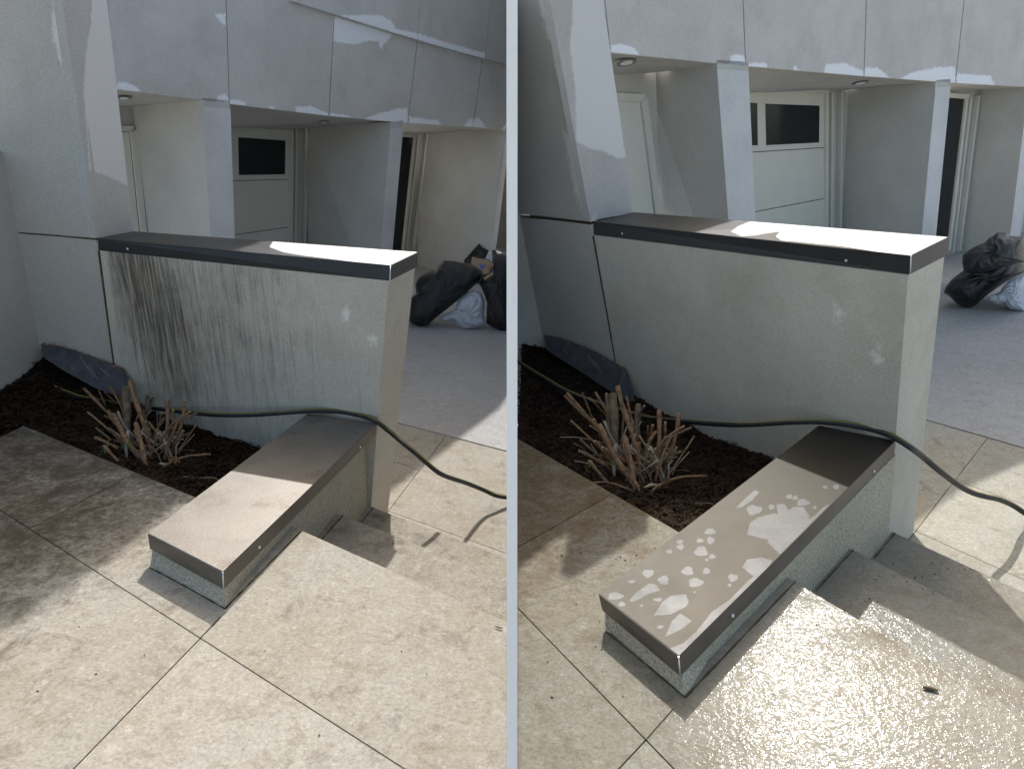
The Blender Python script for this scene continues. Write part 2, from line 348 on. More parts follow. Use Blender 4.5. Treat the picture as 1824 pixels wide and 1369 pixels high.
# ------------------------------------------------------------------ the pieces of one courtyard
def wall_body(c, d, t):
    """low and tall garden wall with their metal copings"""
    TA, TB = c.P(*d['Ta'], 'TCb'), c.P(*d['We'], 'TCb'); front = c.plane(TA, TB); d['front'] = front
    # tall wall
    base = c.at(TA, 'G'); tw = thing('garden_wall', d['lab_tall'], 'wall', base, None); d['tall'] = tw
    tl = c.on(*d['Ta'], front); tr = c.on(*d['We'], front); e = c.on(*d['Wj'], front); br = tr+(e-tr)*(d['dG']); br = c.at(br, 'G')
    bl0 = c.on(*d['Wm'], front); bl = c.at(tl+(bl0-tl)*1.0, 'G')+0*tl
    k = (c.hgt(tl)-c.H('G'))/(c.hgt(tl)-c.hgt(bl0)); bl = tl+(bl0-tl)*k
    bt = c.P(*d['Wf'], 'TCb'); bb = c.P(*d['Wfb'], 'G'); off = bt-tr
    bm = bmesh.new(); ly = bm.verts.layers.float.new('stain'); lp = bm.verts.layers.float.new('paint')
    # front as a grid so that the mould mask has somewhere to live
    nx, ny = 150, 80; rows = []
    for j in range(ny+1):
        r = []
        for i in range(nx+1):
            s_, t_ = i/nx, j/ny; X = (tl*(1-s_)+tr*s_)*(1-t_)+(bl*(1-s_)+br*s_)*t_; v = bm.verts.new(V(X)); v[ly] = float(d['stain'](s_, t_)); v[lp] = sum(.52*math.exp(-((s_-a)/.034)**2-((t_-b_)/.062)**2) for a, b_ in d['pads']); r.append(v)
        rows.append(r)
    for j in range(ny):
        for i in range(nx): bm.faces.new((rows[j][i], rows[j+1][i], rows[j+1][i+1], rows[j][i+1]))
    tlb, blb = bm.verts.new(V(tl+off)), bm.verts.new(V(bl+off)); trb, brb = bm.verts.new(V(bt)), bm.verts.new(V(bb))
    bm.faces.new([rows[j][nx] for j in range(ny+1)]+[brb, trb]); bm.faces.new(rows[0]+[trb, tlb]); bm.faces.new([rows[j][0] for j in range(ny+1)][::-1]+[tlb, blb])
    bm.faces.new((tlb, trb, brb, blb)); bm.faces.new(rows[ny][::-1]+[blb, brb])
    mesh_obj('wall_body', bm, M[d['m_tall']], tw)
    # end patches of scrubbed render come with the mask above; coping
    top = [c.P(*q, 'TCt') for q in d['TC']]; bot = [c.at(top[0], 'TCb'), c.P(*d['TCb1'], 'TCb'), c.P(*d['TCb2'], 'TCb'), c.at(top[3], 'TCb')]
    bot[0] = c.P(*d['TCb0'], 'TCb')
    bm = bmesh.new(); prism(bm, top, bot); rounded(bm, .0035)
    co = mesh_obj('coping', bm, M['coping'], tw)
    d['topcop'] = co; gridtop(c, co, top, M['coping_sun_paint'], d['suntop'], 300, 50)
    for q in d['rivT']: rivet(c.on(*q, c.plane((top[0]+bot[0])/2, (top[1]+bot[1])/2)), front[1], co)
    seam(c, top[1], bot[1], co)
    # low wall
    A, B = c.P(*d['Ma'], 'Z'), c.P(*d['Mb'], 'Z'); lw = thing('garden_wall', d['lab_low'], 'wall', c.at((A+B)/2, 'Z')); d['low'] = lw
    ltop = [c.P(*q, 'LCt') for q in d['LC']]                                  # near-left, near-right, far-right, far-left
    lbot = [c.P(*d['LCb'][0], 'LCb'), c.P(*d['LCb'][1], 'LCb'), c.P(*d['LCb'][2], 'LCb'), c.at(ltop[3], 'LCb')]
    bm = bmesh.new(); prism(bm, ltop, lbot); rounded(bm, .003); co = mesh_obj('coping', bm, M['coping_low'], lw); d['lowcop'] = co
    gridtop(c, co, ltop, M['coping_top' if d['side'] == 'L' else 'coping_top_wet'], d['filmlow'], 90, 230)
    rp = c.plane(lbot[1], lbot[2])
    for q in d['rivL']: rivet(c.on(*q, rp), rp[1], co)
    seam(c, ltop[1], lbot[1], co)
    cen = sum(lbot)/4; ins = [p+(cen-p)/np.linalg.norm(cen-p)*.012 for p in lbot]; ins[2] = c.at(br, 'LCb')-front[1]*.01
    ins[3] = lbot[3]-front[1]*.02+(cen-lbot[3])*.02
    ft = [c.at(A, 'G'), c.at(B, 'G'), c.at(br, 'G'), c.at(ins[3], 'G')]
    dz = c.h['LCb']-c.h['G']
    ft[0] = ins[0]+(A-ins[0])*(dz/c.h['LCb']); ft[1] = ins[1]+(B-ins[1])*(dz/c.h['LCb'])
    bm = bmesh.new(); prism(bm, ins, ft); mesh_obj('wall_body', bm, M['render_moss'], lw)
    for k_, (h_, *ps) in enumerate(d['foot']):
        bm = bmesh.new(); Pq = spline([c.P(*q, h_) for q in ps], 8); tube(bm, [p+c.up*.001 for p in Pq], [.0028*rng.uniform(.5, 1.5) for _ in Pq], 6); mesh_obj('dirt_line', bm, M['joint'], lw)
    d['br'] = br; d['bl'] = bl; d['tl'] = tl; d['off'] = off
    # joint between the two walls
    bm = bmesh.new(); X1 = c.on(*d['jt'][0], front)+front[1]*.004; X2 = c.on(*d['jt'][1], front)+front[1]*.004; w = c.ex*.004
    slab(bm, [X1-w, X2-w, X2+w, X1+w], -front[1]*.02); mesh_obj('joint', bm, M['joint'], tw)
def topface(c, co, ring, m):
    cen = sum(ring)/4; pts = [p+(cen-p)/np.linalg.norm(cen-p)*.004+c.up*.0012 for p in ring]
    bm = bmesh.new(); slab(bm, pts, -c.up*.003); mesh_obj('top_sheet', bm, m, co)
def gridtop(c, co, ring, m, mask, nx=170, ny=60, lift=.0012):
    cen = sum(ring)/4; p = [q+(cen-q)/np.linalg.norm(cen-q)*.004+c.up*lift for q in ring]; bm = bmesh.new(); lf = bm.verts.layers.float.new('film'); rows = []
    pts = np.array([[(p[0]*(1-i/nx)+p[1]*(i/nx))*(1-j/ny)+(p[3]*(1-i/nx)+p[2]*(i/nx))*(j/ny) for i in range(nx+1)] for j in range(ny+1)])
    q = (pts.reshape(-1, 3)-C0)@MC.T; val = mask(CX+F*q[:, 0]/q[:, 2], CY-F*q[:, 1]/q[:, 2]).reshape(ny+1, nx+1)
    for j in range(ny+1):
        r = []
        for i in range(nx+1): v = bm.verts.new(V(pts[j][i])); v[lf] = float(val[j][i]); r.append(v)
        rows.append(r)
    for j in range(ny):
        for i in range(nx): bm.faces.new((rows[j][i], rows[j][i+1], rows[j+1][i+1], rows[j+1][i]))
    return mesh_obj('top_sheet', bm, m, co)
def rivet(X, n, parent):
    bm = bmesh.new(); bmesh.ops.create_uvsphere(bm, u_segments=10, v_segments=6, radius=.0065)
    for v in bm.verts: v.co = v.co+V(X+n*.001)
    mesh_obj('rivet', bm, M['rivet'], parent, smooth=True)
def seam(c, a, b, parent):
    bm = bmesh.new(); n = (C0-a); n /= np.linalg.norm(n); tube(bm, [a+n*.001, b+n*.001], .0022, 6); mesh_obj('corner_seam', bm, M['rivet'], parent)
def paving(c, name, label, polys2, h, m, grime=None, wet=None, thick=.03, fine=.03):
    bm = bmesh.new(); lg = bm.verts.layers.float.new('grime'); lw = bm.verts.layers.float.new('wet')
    for p in polys2: slab(bm, [c.from2(q, h) for q in p], -c.up*thick)
    bmesh.ops.triangulate(bm, faces=[f for f in bm.faces if len(f.verts) > 4])
    if grime or wet:
        for _ in range(5):
            es = [e for e in bm.edges if e.calc_length() > .12]
            if es: bmesh.ops.subdivide_edges(bm, edges=es, cuts=1); 
            if len(bm.verts) > 60000: break
        bmesh.ops.triangulate(bm, faces=bm.faces[:])
        X = np.array([v.co for v in bm.verts]); q = (X-C0)@MC.T; z = np.maximum(q[:, 2], .1); U = CX+F*q[:, 0]/z; W = CY-F*q[:, 1]/z
        gv = grime(U, W) if grime else np.zeros(len(U)); wv = wet(U, W) if wet else np.zeros(len(U))
        for v, a, b_ in zip(bm.verts, gv, wv): v[lg] = float(a); v[lw] = float(b_)
    return tag(mesh_obj(name, bm, m), label, None, None, 'structure')
def soil(c, d):
    nx, ny = 120, 60; bm = bmesh.new(); rows = []
    wp, np_ = d['soil_wall'], d['soil_near']
    wl = [c.on(u, v, d['front']) for u, v in wp]; wl = [w-d['front'][1]*.03 for w in wl]
    nr = [c.P(u, v, -.035) for u, v in np_]
    def along(P, s_):
        k = s_*(len(P)-1); i = min(int(k), len(P)-2); return P[i]+(P[i+1]-P[i])*(k-i)
    for j in range(ny+1):
        r = []
        for i in range(nx+1):
            s_, t_ = i/nx, j/ny; X = along(wl, s_)*(1-t_)+along(nr, s_)*t_
            X = X+c.up*(rng.uniform(-.006, .006)+.012*math.sin(i*.31+j*.17)*math.sin(j*.23)-.03*math.sin(math.pi*t_)); r.append(X)
        rows.append(r)
    vs = [[bm.verts.new(V(X)) for X in r] for r in rows]
    for j in range(ny):
        for i in range(nx): bm.faces.new((vs[j][i], vs[j+1][i], vs[j+1][i+1], vs[j][i+1]))
    o = mesh_obj('planting_bed', bm, M['soil'], smooth=True); tag(o, d['lab_soil'], None, None, 'structure')
    bm = bmesh.new()
    for k in range(9000):
        s_, t_ = nrng.random(), nrng.random(); i, j = int(s_*nx), int(t_*ny); X = rows[j][i]+c.ex*rng.uniform(-.02, .02)+c.ey*rng.uniform(-.02, .02)+c.up*.007
        a = rng.uniform(0, 6.28); ln, w = rng.uniform(.006, .026), rng.uniform(.0015, .006); dx = (c.ex*math.cos(a)+c.ey*math.sin(a))*ln+c.up*rng.uniform(-.006, .008); dy = (c.ey*math.cos(a)-c.ex*math.sin(a))*w+c.up*rng.uniform(-.003, .003)
        bm.faces.new([bm.verts.new(V(q)) for q in (X-dx-dy, X+dx-dy*.6, X+dx+dy*.6, X-dx+dy)])
    tag(mesh_obj('bark_mulch', bm, M['bark1']), d['lab_mulch'], None, None, 'stuff')
    d['soilrows'] = rows
STEMS = [  # points (tip first) on the left photograph enlarged 6.22x, width
 ([(60, 135), (320, 400), (560, 640)], 18, 'bark'), ([(35, 160), (340, 440)], 15, 'bark'), ([(215, 125), (300, 330), (370, 480)], 10, 'bark'), ([(285, 170), (440, 320)], 9, 'bark'),
 ([(345, 115), (470, 330), (540, 590)], 16, 'bark'), ([(455, 120), (470, 420)], 20, 'bark_old'), ([(515, 125), (545, 620)], 52, 'bark_old'), ([(100, 395), (400, 650), (520, 800)], 13, 'bark'),
 ([(325, 375), (450, 600)], 26, 'bark'), ([(385, 420), (520, 690), (690, 930)], 34, 'bark'), ([(565, 50), (605, 200), (700, 450), (785, 780)], 32, 'bark'), ([(635, 520), (700, 760), (740, 1010)], 32, 'bark'),
 ([(655, 145), (720, 400)], 15, 'bark'), ([(575, 110), (690, 400)], 12, 'bark_pale'), ([(775, 210), (760, 460)], 38, 'bark_old'), ([(835, 220), (780, 310)], 13, 'bark_old'), ([(985, 255), (985, 520), (975, 800)], 29, 'bark'),
 ([(1175, 280), (1150, 500), (1050, 780)], 27, 'bark'), ([(1235, 395), (1060, 510), (950, 650), (860, 830)], 14, 'bark'), ([(1300, 410), (1120, 500), (1000, 620), (900, 780)], 14, 'bark'), ([(1335, 490), (1200, 690), (1080, 870)], 10, 'bark'),
 ([(1285, 640), (1150, 790)], 6, 'bark_pale'), ([(1455, 862), (1230, 880), (1080, 925), (940, 1005)], 17, 'bark'), ([(835, 1012), (870, 985), (925, 970)], 20, 'cut'), ([(-10, 557), (180, 552), (440, 595)], 6, 'bark_pale'),
 ([(135, 775), (330, 805)], 7, 'bark_pale'), ([(150, 905), (360, 830), (540, 770)], 8, 'bark_pale'), ([(30, 1010), (230, 1000), (440, 965), (700, 1030)], 14, 'bark'), ([(280, 770), (380, 880), (490, 1000)], 22, 'bark'),
 ([(135, 610), (230, 660)], 9, 'bark_old'), ([(195, 570), (420, 760)], 15, 'bark_old'), ([(920, 400), (900, 510)], 18, 'bark'), ([(895, 530), (850, 680)], 20, 'bark_old'), ([(1160, 1110), (1320, 1128), (1490, 1122)], 11, 'bark_old'),
 ([(840, 1095), (1040, 1200)], 5, 'bark_pale'), ([(300, 610), (370, 710)], 5, 'bark_pale'), ([(500, 580), (620, 730)], 10, 'bark'), ([(290, 435), (430, 520), (620, 720)], 10, 'bark'), ([(660, 640), (750, 700)], 8, 'bark_pale'),
 ([(1110, 800), (1020, 800), (920, 840)], 8, 'bark'), ([(870, 405), (870, 560), (830, 690)], 7, 'bark'), ([(610, 540), (630, 300)], 14, 'bark_old'), ([(420, 380), (520, 560)], 9, 'bark_old'), ([(1290, 820), (1150, 820)], 5, 'bark_old'),
 ([(540, 1180), (760, 960)], 5, 'bark_old'), ([(660, 430), (610, 560)], 8, 'bark_pale'), ([(810, 370), (700, 500)], 6, 'bark_pale'), ([(1160, 600), (1060, 800)], 18, 'bark_old'), ([(700, 400), (760, 600), (800, 700)], 26, 'bark_old')]
def shrub(c, d):
    mp = d['shrubmap']; rb = c.P(*mp((800/6.22+140, 880/6.22+670)), -.07); t = thing('cut_back_shrub', d['lab_shrub'], 'shrub', rb)
    zc = (MC@(rb-C0))[2]; r2 = random.Random(3)
    extra = []
    for _ in range(46):                               # thin twigs and offshoots between the thick stubs
        a = r2.uniform(-1.15, 1.15); bx0, by0 = 790+r2.gauss(0, 130)+a*90, 800+r2.gauss(0, 70); ln = r2.uniform(110, 420)
        tx, ty = bx0+math.sin(a)*ln, by0-math.cos(a)*ln*.95; extra.append(([(tx, ty), ((tx+bx0)/2+r2.gauss(0, 14), (ty+by0)/2+r2.gauss(0, 10)), (bx0, by0)], r2.uniform(6, 24), r2.choice(['bark', 'bark', 'bark_old', 'bark_pale'])))
    for pts, w, mk in STEMS+extra:
        px = [mp((x/6.22+140, y/6.22+670)) for x, y in pts]; bx, by = px[-1]
        try: zb = (MC@(c.P(bx, max(by, 735), -.06)-C0))[2]
        except Exception: zb = zc
        zb = min(max(zb, zc-.25), zc+.45); rr = w/6.22*d['shrubk']/F*zb/2*1.65
        zt = zb+r2.uniform(-.06, .10); n = len(px); P = [c.depth(u, v, zt+(zb-zt)*i/(n-1)) for i, (u, v) in enumerate(px)]
        P.append(P[-1]+(P[-1]-P[-2])/np.linalg.norm(P[-1]-P[-2])*.03-c.up*.02)
        Q = spline(P, 4); bm = bmesh.new()
        Q = [q+np.array([r2.uniform(-1, 1), r2.uniform(-1, 1), r2.uniform(-1, 1)])*rr*.12 if 0 < i < len(Q)-1 else q for i, q in enumerate(Q)]
        tube(bm, Q, [rr*(.92+.16*math.sin(i*1.3)+.12*i/len(Q)) for i in range(len(Q))], 8); st = mesh_obj('stem', bm, M[mk], t, smooth=False)
        if w >= 9 and mk != 'cut':
            bm = bmesh.new(); dd = (Q[0]-Q[1])/np.linalg.norm(Q[0]-Q[1]); tube(bm, [Q[0]-dd*.001, Q[0]+dd*.0015], rr*.86, 8); mesh_obj('cut_end', bm, M['cut'], st)
            for _ in range(r2.randint(0, 2)):        # bud scars and side stubs
                i = r2.randint(1, len(Q)-2); s_ = (c.ex*r2.uniform(-1, 1)+c.up*r2.uniform(.2, 1)-c.ey*r2.uniform(0, 1)); s_ /= np.linalg.norm(s_)
                bm = bmesh.new(); tube(bm, [Q[i], Q[i]+s_*(rr+r2.uniform(.006, .016))], rr*.35, 6); mesh_obj('side_stub', bm, M[mk], st)
    # dry leaf caught on the stems, sprouts
    X = c.P(*mp((1055/6.22+140, 925/6.22+670)), -.01); bm = bmesh.new(); a = c.ex; b_ = c.up*.8-c.ey*.5
    sh = [(0, 1.3), (.25, .4), (.8, .35), (.45, 0), (.75, -.7), (.25, -.45), (.05, -1.2), (-.15, -.5), (-.6, -.9), (-.3, -.1), (-.85, .3), (-.25, .35)]
    cvt = bm.verts.new(V(X+c.ey*.006)); ring = [bm.verts.new(V(X+(a*p*.032+b_*q*.034)+c.ey*.008*math.sin(3*p+2*q))) for p, q in sh]
    for i in range(len(ring)): bm.faces.new((cvt, ring[i], ring[(i+1) % len(ring)]))
    tag(mesh_obj('dry_leaf', bm, M['leaf']), d['lab_leaf'], 'leaf')
    for q in ((560, 770), (290, 815)):
        X = c.P(*mp((q[0]/6.22+140, q[1]/6.22+670)), .0); bm = bmesh.new()
        for k in range(26):
            o = X+np.array([r2.gauss(0, .012), r2.gauss(0, .012), r2.gauss(0, .010)]); e1 = np.array([r2.uniform(-1, 1), r2.uniform(-1, 1), r2.uniform(-1, 1)])*.006; e2 = np.array([r2.uniform(-1, 1), r2.uniform(-1, 1), r2.uniform(-1, 1)])*.005
            bm.faces.new([bm.verts.new(V(p)) for p in (o-e1, o-e2, o+e1, o+e2)])
        mesh_obj('sprout', bm, M['green'], t)
def inflate(c, outline, z, T, m, name, parent=None, seed=0, folds=9, amp=.16, tilt=0.0, lean=(0, 0)):
    """a soft full bag: its outline at distance z, bulging T towards and away, with gathered folds"""
    r2 = random.Random(seed); P = np.array(outline, float); n = 120; seg = np.r_[P, P[:1]]; L_ = np.r_[0, np.cumsum(np.hypot(*np.diff(seg, axis=0).T))]
    s_ = np.linspace(0, L_[-1], n, endpoint=False); ol = np.c_[np.interp(s_, L_, seg[:, 0]), np.interp(s_, L_, seg[:, 1])]
    cen = ol.mean(0); K = 26; bm = bmesh.new(); ph = [(r2.uniform(0, 6.28), r2.uniform(2, 7), r2.uniform(3, 14), r2.uniform(-1, 1)) for _ in range(10)]
    def pt(r, a, q, sgn):
        p = cen+(q-cen)*r; base = T*math.sqrt(max(0, 1-r**2.4)); w = 0
        for (p0, fr, fa, k) in ph:
            w += abs(math.sin(fa*a*.5+fr*r*1.6+p0))*k
        w = w/4*amp*T*(1-(2*r-1)**4)
        zz = z+sgn*(base+w*(1 if sgn < 0 else 0))*(-1 if sgn < 0 else 1)*(1)
        zz = z+(-(base+w) if sgn < 0 else base)+lean[0]*(p[0]-cen[0])/F+lean[1]*(p[1]-cen[1])/F
        return c.depth(p[0], p[1], zz)
    for sgn in (-1, 1):
        ringv = []
        for k in range(1, K+1):
            r = math.sin(k/K*math.pi/2)
            if k == K and sgn == 1: ringv.append(edge); continue
            ringv.append([bm.verts.new(V(pt(r, 2*math.pi*i/n, q, sgn))) for i, q in enumerate(ol)])
        if sgn == -1: edge = ringv[-1]
        c0 = bm.verts.new(V(pt(0.0, 0, cen, sgn)))
        for i in range(n): bm.faces.new((c0, ringv[0][i], ringv[0][(i+1) % n]))
        for k in range(K-1):
            for i in range(n): bm.faces.new((ringv[k][i], ringv[k+1][i], ringv[k+1][(i+1) % n], ringv[k][(i+1) % n]))
    return mesh_obj(name, bm, M[m], parent, smooth=True)
def hose(c, pts, r, label, name='garden_hose'):
    P = [(c.P(u, v, h) if not callable(h) else h(u, v)) for u, v, h in pts]; Q = spline(P, 10); bm = bmesh.new(); uvl = bm.loops.layers.uv.new('UVMap')
    # start the ring frame pointing up so that the yellow stripe runs along the top
    pv = [V(p) for p in Q]; n = 16; rings = []
    for i, p in enumerate(pv):
        t = (pv[min(i+1, len(pv)-1)]-pv[max(i-1, 0)]).normalized(); up = V(c.up)*.9-V(c.ey)*.35; Nn = (up-t*up.dot(t)).normalized(); B = t.cross(Nn)
        rings.append([bm.verts.new(p+(Nn*math.cos(2*math.pi*k/n)+B*math.sin(2*math.pi*k/n))*r) for k in range(n)])
    for i in range(len(rings)-1):
        for k in range(n):
            f = bm.faces.new((rings[i][k], rings[i][(k+1) % n], rings[i+1][(k+1) % n], rings[i+1][k]))
            for lp, kk in zip(f.loops, (k, k+1, k+1, k)): lp[uvl].uv = (kk/n, i*.1)
    bm.faces.new(rings[0][::-1]); bm.faces.new(rings[-1])
    return tag(mesh_obj(name, bm, M['hose'], smooth=True), label, 'hose')
# ------------------------------------------------------------------ the building behind each courtyard
def building(c, d):
    (u1, v1), (u2, v2) = d['fac']; A, B = c.depth(u1, v1, d['Z0']), c.depth(u2, v2, d['Z0']*d['fk']); fp = c.plane(A, B); back = -fp[1]
    org = c.at(c.on(*d['pier'][0], d['front']), 'G'); b = thing('building', d['lab_build'], 'building', org)
    # fascia panels, each its own plate, with a thin dark joint between neighbours
    J = d['joints']                                        # (top px, bottom px) per joint, left to right
    for (t0, b0), (t1, b1) in zip(J[:-1], J[1:]):
        g = .8
        gridpanel(c, 'fascia_panel', [(t0[0]+g, t0[1]), (t1[0]-g, t1[1]), (b1[0]-g, b1[1]), (b0[0]+g, b0[1])], fp, M['facade'], b, back*.07, {'paint': d['paint']}, 2.6)
    # roof-high wall behind the fascia: its unseen parapet is shaped to throw the shade edges on coping, paving and court
    cast = []
    for q, h in d['cast']:
        X = c.P(*q, h); t = (fp[1]@(fp[0]-X))/(fp[1]@SUNV); X = X+SUNV*t; cast.append(c.at(X, max(c.hgt(X), EYE+.155*np.linalg.norm(X[:2]))))
    f0, f1 = c.on(*d['facL'], fp), c.on(*d['facR'], fp)
    cast.sort(key=lambda X: X[0]); dirn = np.cross(c.up, fp[1]); dirn = dirn if dirn[0] > 0 else -dirn
    par = lambda X: dirn@(X-A)
    top = [f0+dirn*0+c.up*(c.hgt(cast[0])+.25-c.hgt(f0))]+cast+([cast[-1]+dirn*.15+c.up*1.6] if d['side'] == 'R' else [])+[f1+c.up*(c.hgt(cast[-1])+(1.6 if d['side'] == 'R' else -.25)-c.hgt(f1))]
    top = [X for X in top if par(f0)-1e-6 <= par(X) <= par(f1)+1e-6]
    low = [c.on(*j[1], fp)+c.up*.05 for j in J][::-1]; low = [f1+(low[0]-f1)*1.0]+low
    bm = bmesh.new(); pts = [X+back*.08 for X in top]+[X+back*.08 for X in [c.on(*J[-1][1], fp)+c.up*.05]+[c.on(*j[1], fp)+c.up*.05 for j in J[::-1][1:]]]
    slab(bm, pts, back*.25); bmesh.ops.triangulate(bm, faces=bm.faces[:]); keepside(bm, c); mesh_obj('upper_wall', bm, M['facade_plain'], b)
    for q in d.get('upper', []):
        gridpanel(c, 'upper_band', q, offp(fp, .05), M['facade'], b, back*.12, {'paint': d['paint']}, 2.6)
    # beam return under the fascia and the soffit behind it
    bot = [c.on(*j[1], fp) for j in J]; inner = [X+back*.33+c.up*.0 for X in bot]
    bm = bmesh.new()
    for i in range(len(bot)-1): slab(bm, [bot[i]+back*.004-c.up*.004, bot[i+1]+back*.004-c.up*.004, inner[i+1]-c.up*.004, inner[i]-c.up*.004], c.up*.03)
    keepside(bm, c); mesh_obj('beam_underside', bm, M['beam'], b)
    # bays
    Gz = lambda X: c.at(X, 'G')
    prevback = None
    for k, by in enumerate(d['bays']):
        if 'corner' in by:
            K = c.P(*by['corner'], 'G'); per = -fp[1]; t = (fp[1]@(fp[0]-K))/(fp[1]@per); E0 = K+per*t; pj = lambda X: ((lambda q: (CX+F*q[0]/q[2], CY-F*q[1]/q[2]))(MC@(X-C0)))
            top_ = c.at(E0, by['hb']); by['edge'] = (pj(top_), pj(E0)); by['edge2'] = (pj(top_+dirn*.25), pj(E0+dirn*.25)); by['back'] = (pj(c.at(K, by['hb']-.02)), pj(K))
        E = c.on(*by['edge'][0], fp); per = -fp[1]; sp = c.plane(E, E+per)
        Ebot = c.on(*by['edge'][1], fp); E2 = c.on(*by['edge2'][0], fp); E2b = c.on(*by['edge2'][1], fp)
        Bk = c.on(*by['back'][1], sp); Bt = c.on(*by['back'][0], sp)
        k1 = (c.hgt(E)-c.H('G'))/(c.hgt(E)-c.hgt(Ebot)); Eg = E+(Ebot-E)*k1; k2 = (c.hgt(E2)-c.H('G'))/(c.hgt(E2)-c.hgt(E2b)); E2g = E2+(E2b-E2)*k2
        kb = (c.hgt(Bt)-c.H('G'))/(c.hgt(Bt)-c.hgt(Bk)); Bg = Bt+(Bk-Bt)*kb
        w = E2-E; w = w-c.up*(w@c.up)
        bm = bmesh.new(); up = c.up*.06
        prism(bm, [E+up, E2+up, Bt+w+up, Bt+up], [Eg, E2g, Bg+w, Bg]); keepside(bm, c); mesh_obj('dividing_wall', bm, M['bay'], b)
        # painted front edge of the dividing wall
        bm = bmesh.new(); slab(bm, [E+fp[1]*.004-c.up*.01, E2+fp[1]*.004-c.up*.01, E2g+fp[1]*.004, Eg+fp[1]*.004], -fp[1]*.003); mesh_obj('front_edge', bm, M['edge'], b)
        bp = offp(c.plane(Bk, Bk+dirn), 0.0); by['bp'] = bp
        # back wall of the bay, left of this dividing wall
        lu = by['left']; tl = c.on(lu, by['back'][0][1]-6, bp)-dirn*by.get('ext', .7); tr = c.on(by['back'][0][0]+6, by['back'][0][1]-6, bp)+dirn*by.get('extr', .12)
        bm = bmesh.new(); slab(bm, [tl, tr, Gz(tr), Gz(tl)], back*.12); keepside(bm, c); mesh_obj('back_wall', bm, M['bay'], b)
        # soffit from beam to back wall
        eL = c.on(*by['sof'][0], fp); eR = c.on(*by['sof'][1], fp); sl = c.on(lu, by['back'][0][1], bp)-dirn*by.get('ext', .7); sr = c.on(by['back'][0][0]+4, by['back'][0][1], bp)
        bm = bmesh.new(); prism(bm, [eL+c.up*.07+back*.08, eR+c.up*.07+back*.08, sr+c.up*.05, sl+c.up*.05], [eL+c.up*.015+back*.08, eR+c.up*.015+back*.08, sr, sl]); keepside(bm, c); mesh_obj('soffit', bm, M['bay'], b)
        by['sofpl'] = (eL, eR, sr, sl)
        for q in by.get('lamps', []):
            n = np.cross(eR-eL, sl-eL); n /= np.linalg.norm(n); n = n if n@(C0-eL) > 0 or True else n
            if n@c.up > 0: n = -n
            base = eL+c.up*.015
            dd = c.ray(*q); X = C0+dd*((n@(base-C0))/(n@dd)); X = X+n*.006
            t1 = np.cross(n, dirn); t1 /= np.linalg.norm(t1); t2 = np.cross(n, t1)
            bm = bmesh.new(); R1 = [X+(t1*math.cos(a)+t2*math.sin(a))*d['lampr'] for a in np.linspace(0, 2*math.pi, 28, endpoint=False)]; slab(bm, R1, -n*.004); dl = mesh_obj('downlight', bm, M['grey'], b)
            bm = bmesh.new(); R1 = [X+n*.002+(t1*math.cos(a)+t2*math.sin(a))*d['lampr']*.62 for a in np.linspace(0, 2*math.pi, 24, endpoint=False)]; slab(bm, R1, -n*.002); mesh_obj('reflector', bm, M['white'], dl)  # glint of the chrome reflector painted as plain white
    d['b'] = b; d['fp'] = fp; d['bback'] = back
    return b
def ground_quads(c, h, pxs): return [c.to2(c.P(u, v, h)) for u, v in pxs]
def steps(c, d):
    S = d['steps']
    t = thing('stone_steps', d['lab_steps'], 'steps', c.P(*S['n2'][0], 'G'))
    for key, h in (('t2', 'S2'), ('t3', 'S3')):
        bm = bmesh.new(); bm.verts.layers.float.new('grime'); bm.verts.layers.float.new('wet')
        top = [c.P(u, v, h) for u, v in S[key]]; prism(bm, top, [c.at(p, 'G')-c.up*.02 for p in top])
        lg = bm.verts.layers.float['grime']; lw = bm.verts.layers.float['wet']
        for v in bm.verts: v[lg] = S.get('grime', .0); v[lw] = S.get('wet', 0)
        mesh_obj('tread', bm, M[S['mat']], t)
def door_set(c, d, k, name, dr):
    """a door in the back wall of bay k: leaf, glazing, frame, shadow gaps"""
    bp = d['bays'][k]['bp']; b = d['b']; f = offp(bp, .03); lf = offp(bp, .012)
    o = quadslab(c, 'door', dr['leaf'], f, M['door'] if not dr.get('dark') else M['glass'], b, -bp[1]*.03)  # a dark leaf is the shade inside an open doorway, drawn as glass
    for w in dr.get('win', []):
        g = quadslab(c, 'window', w, offp(f, .004), M['glass'], o, -bp[1]*.006)
        for a, b2 in zip(w, w[1:]+w[:1]): strip(c, 'window_bead', [a, b2], .012, offp(f, .006), M['frame'], g, .002, .008)
    for s_ in dr.get('lines', []): strip(c, 'panel_groove', s_, dr.get('lw', .007), f, M['gap'], o, .0015, .003)
    for s_ in dr.get('trim', []): strip(c, 'door_frame', s_[:-1], s_[-1], offp(bp, .045), M['frame'], b, .01, .05)
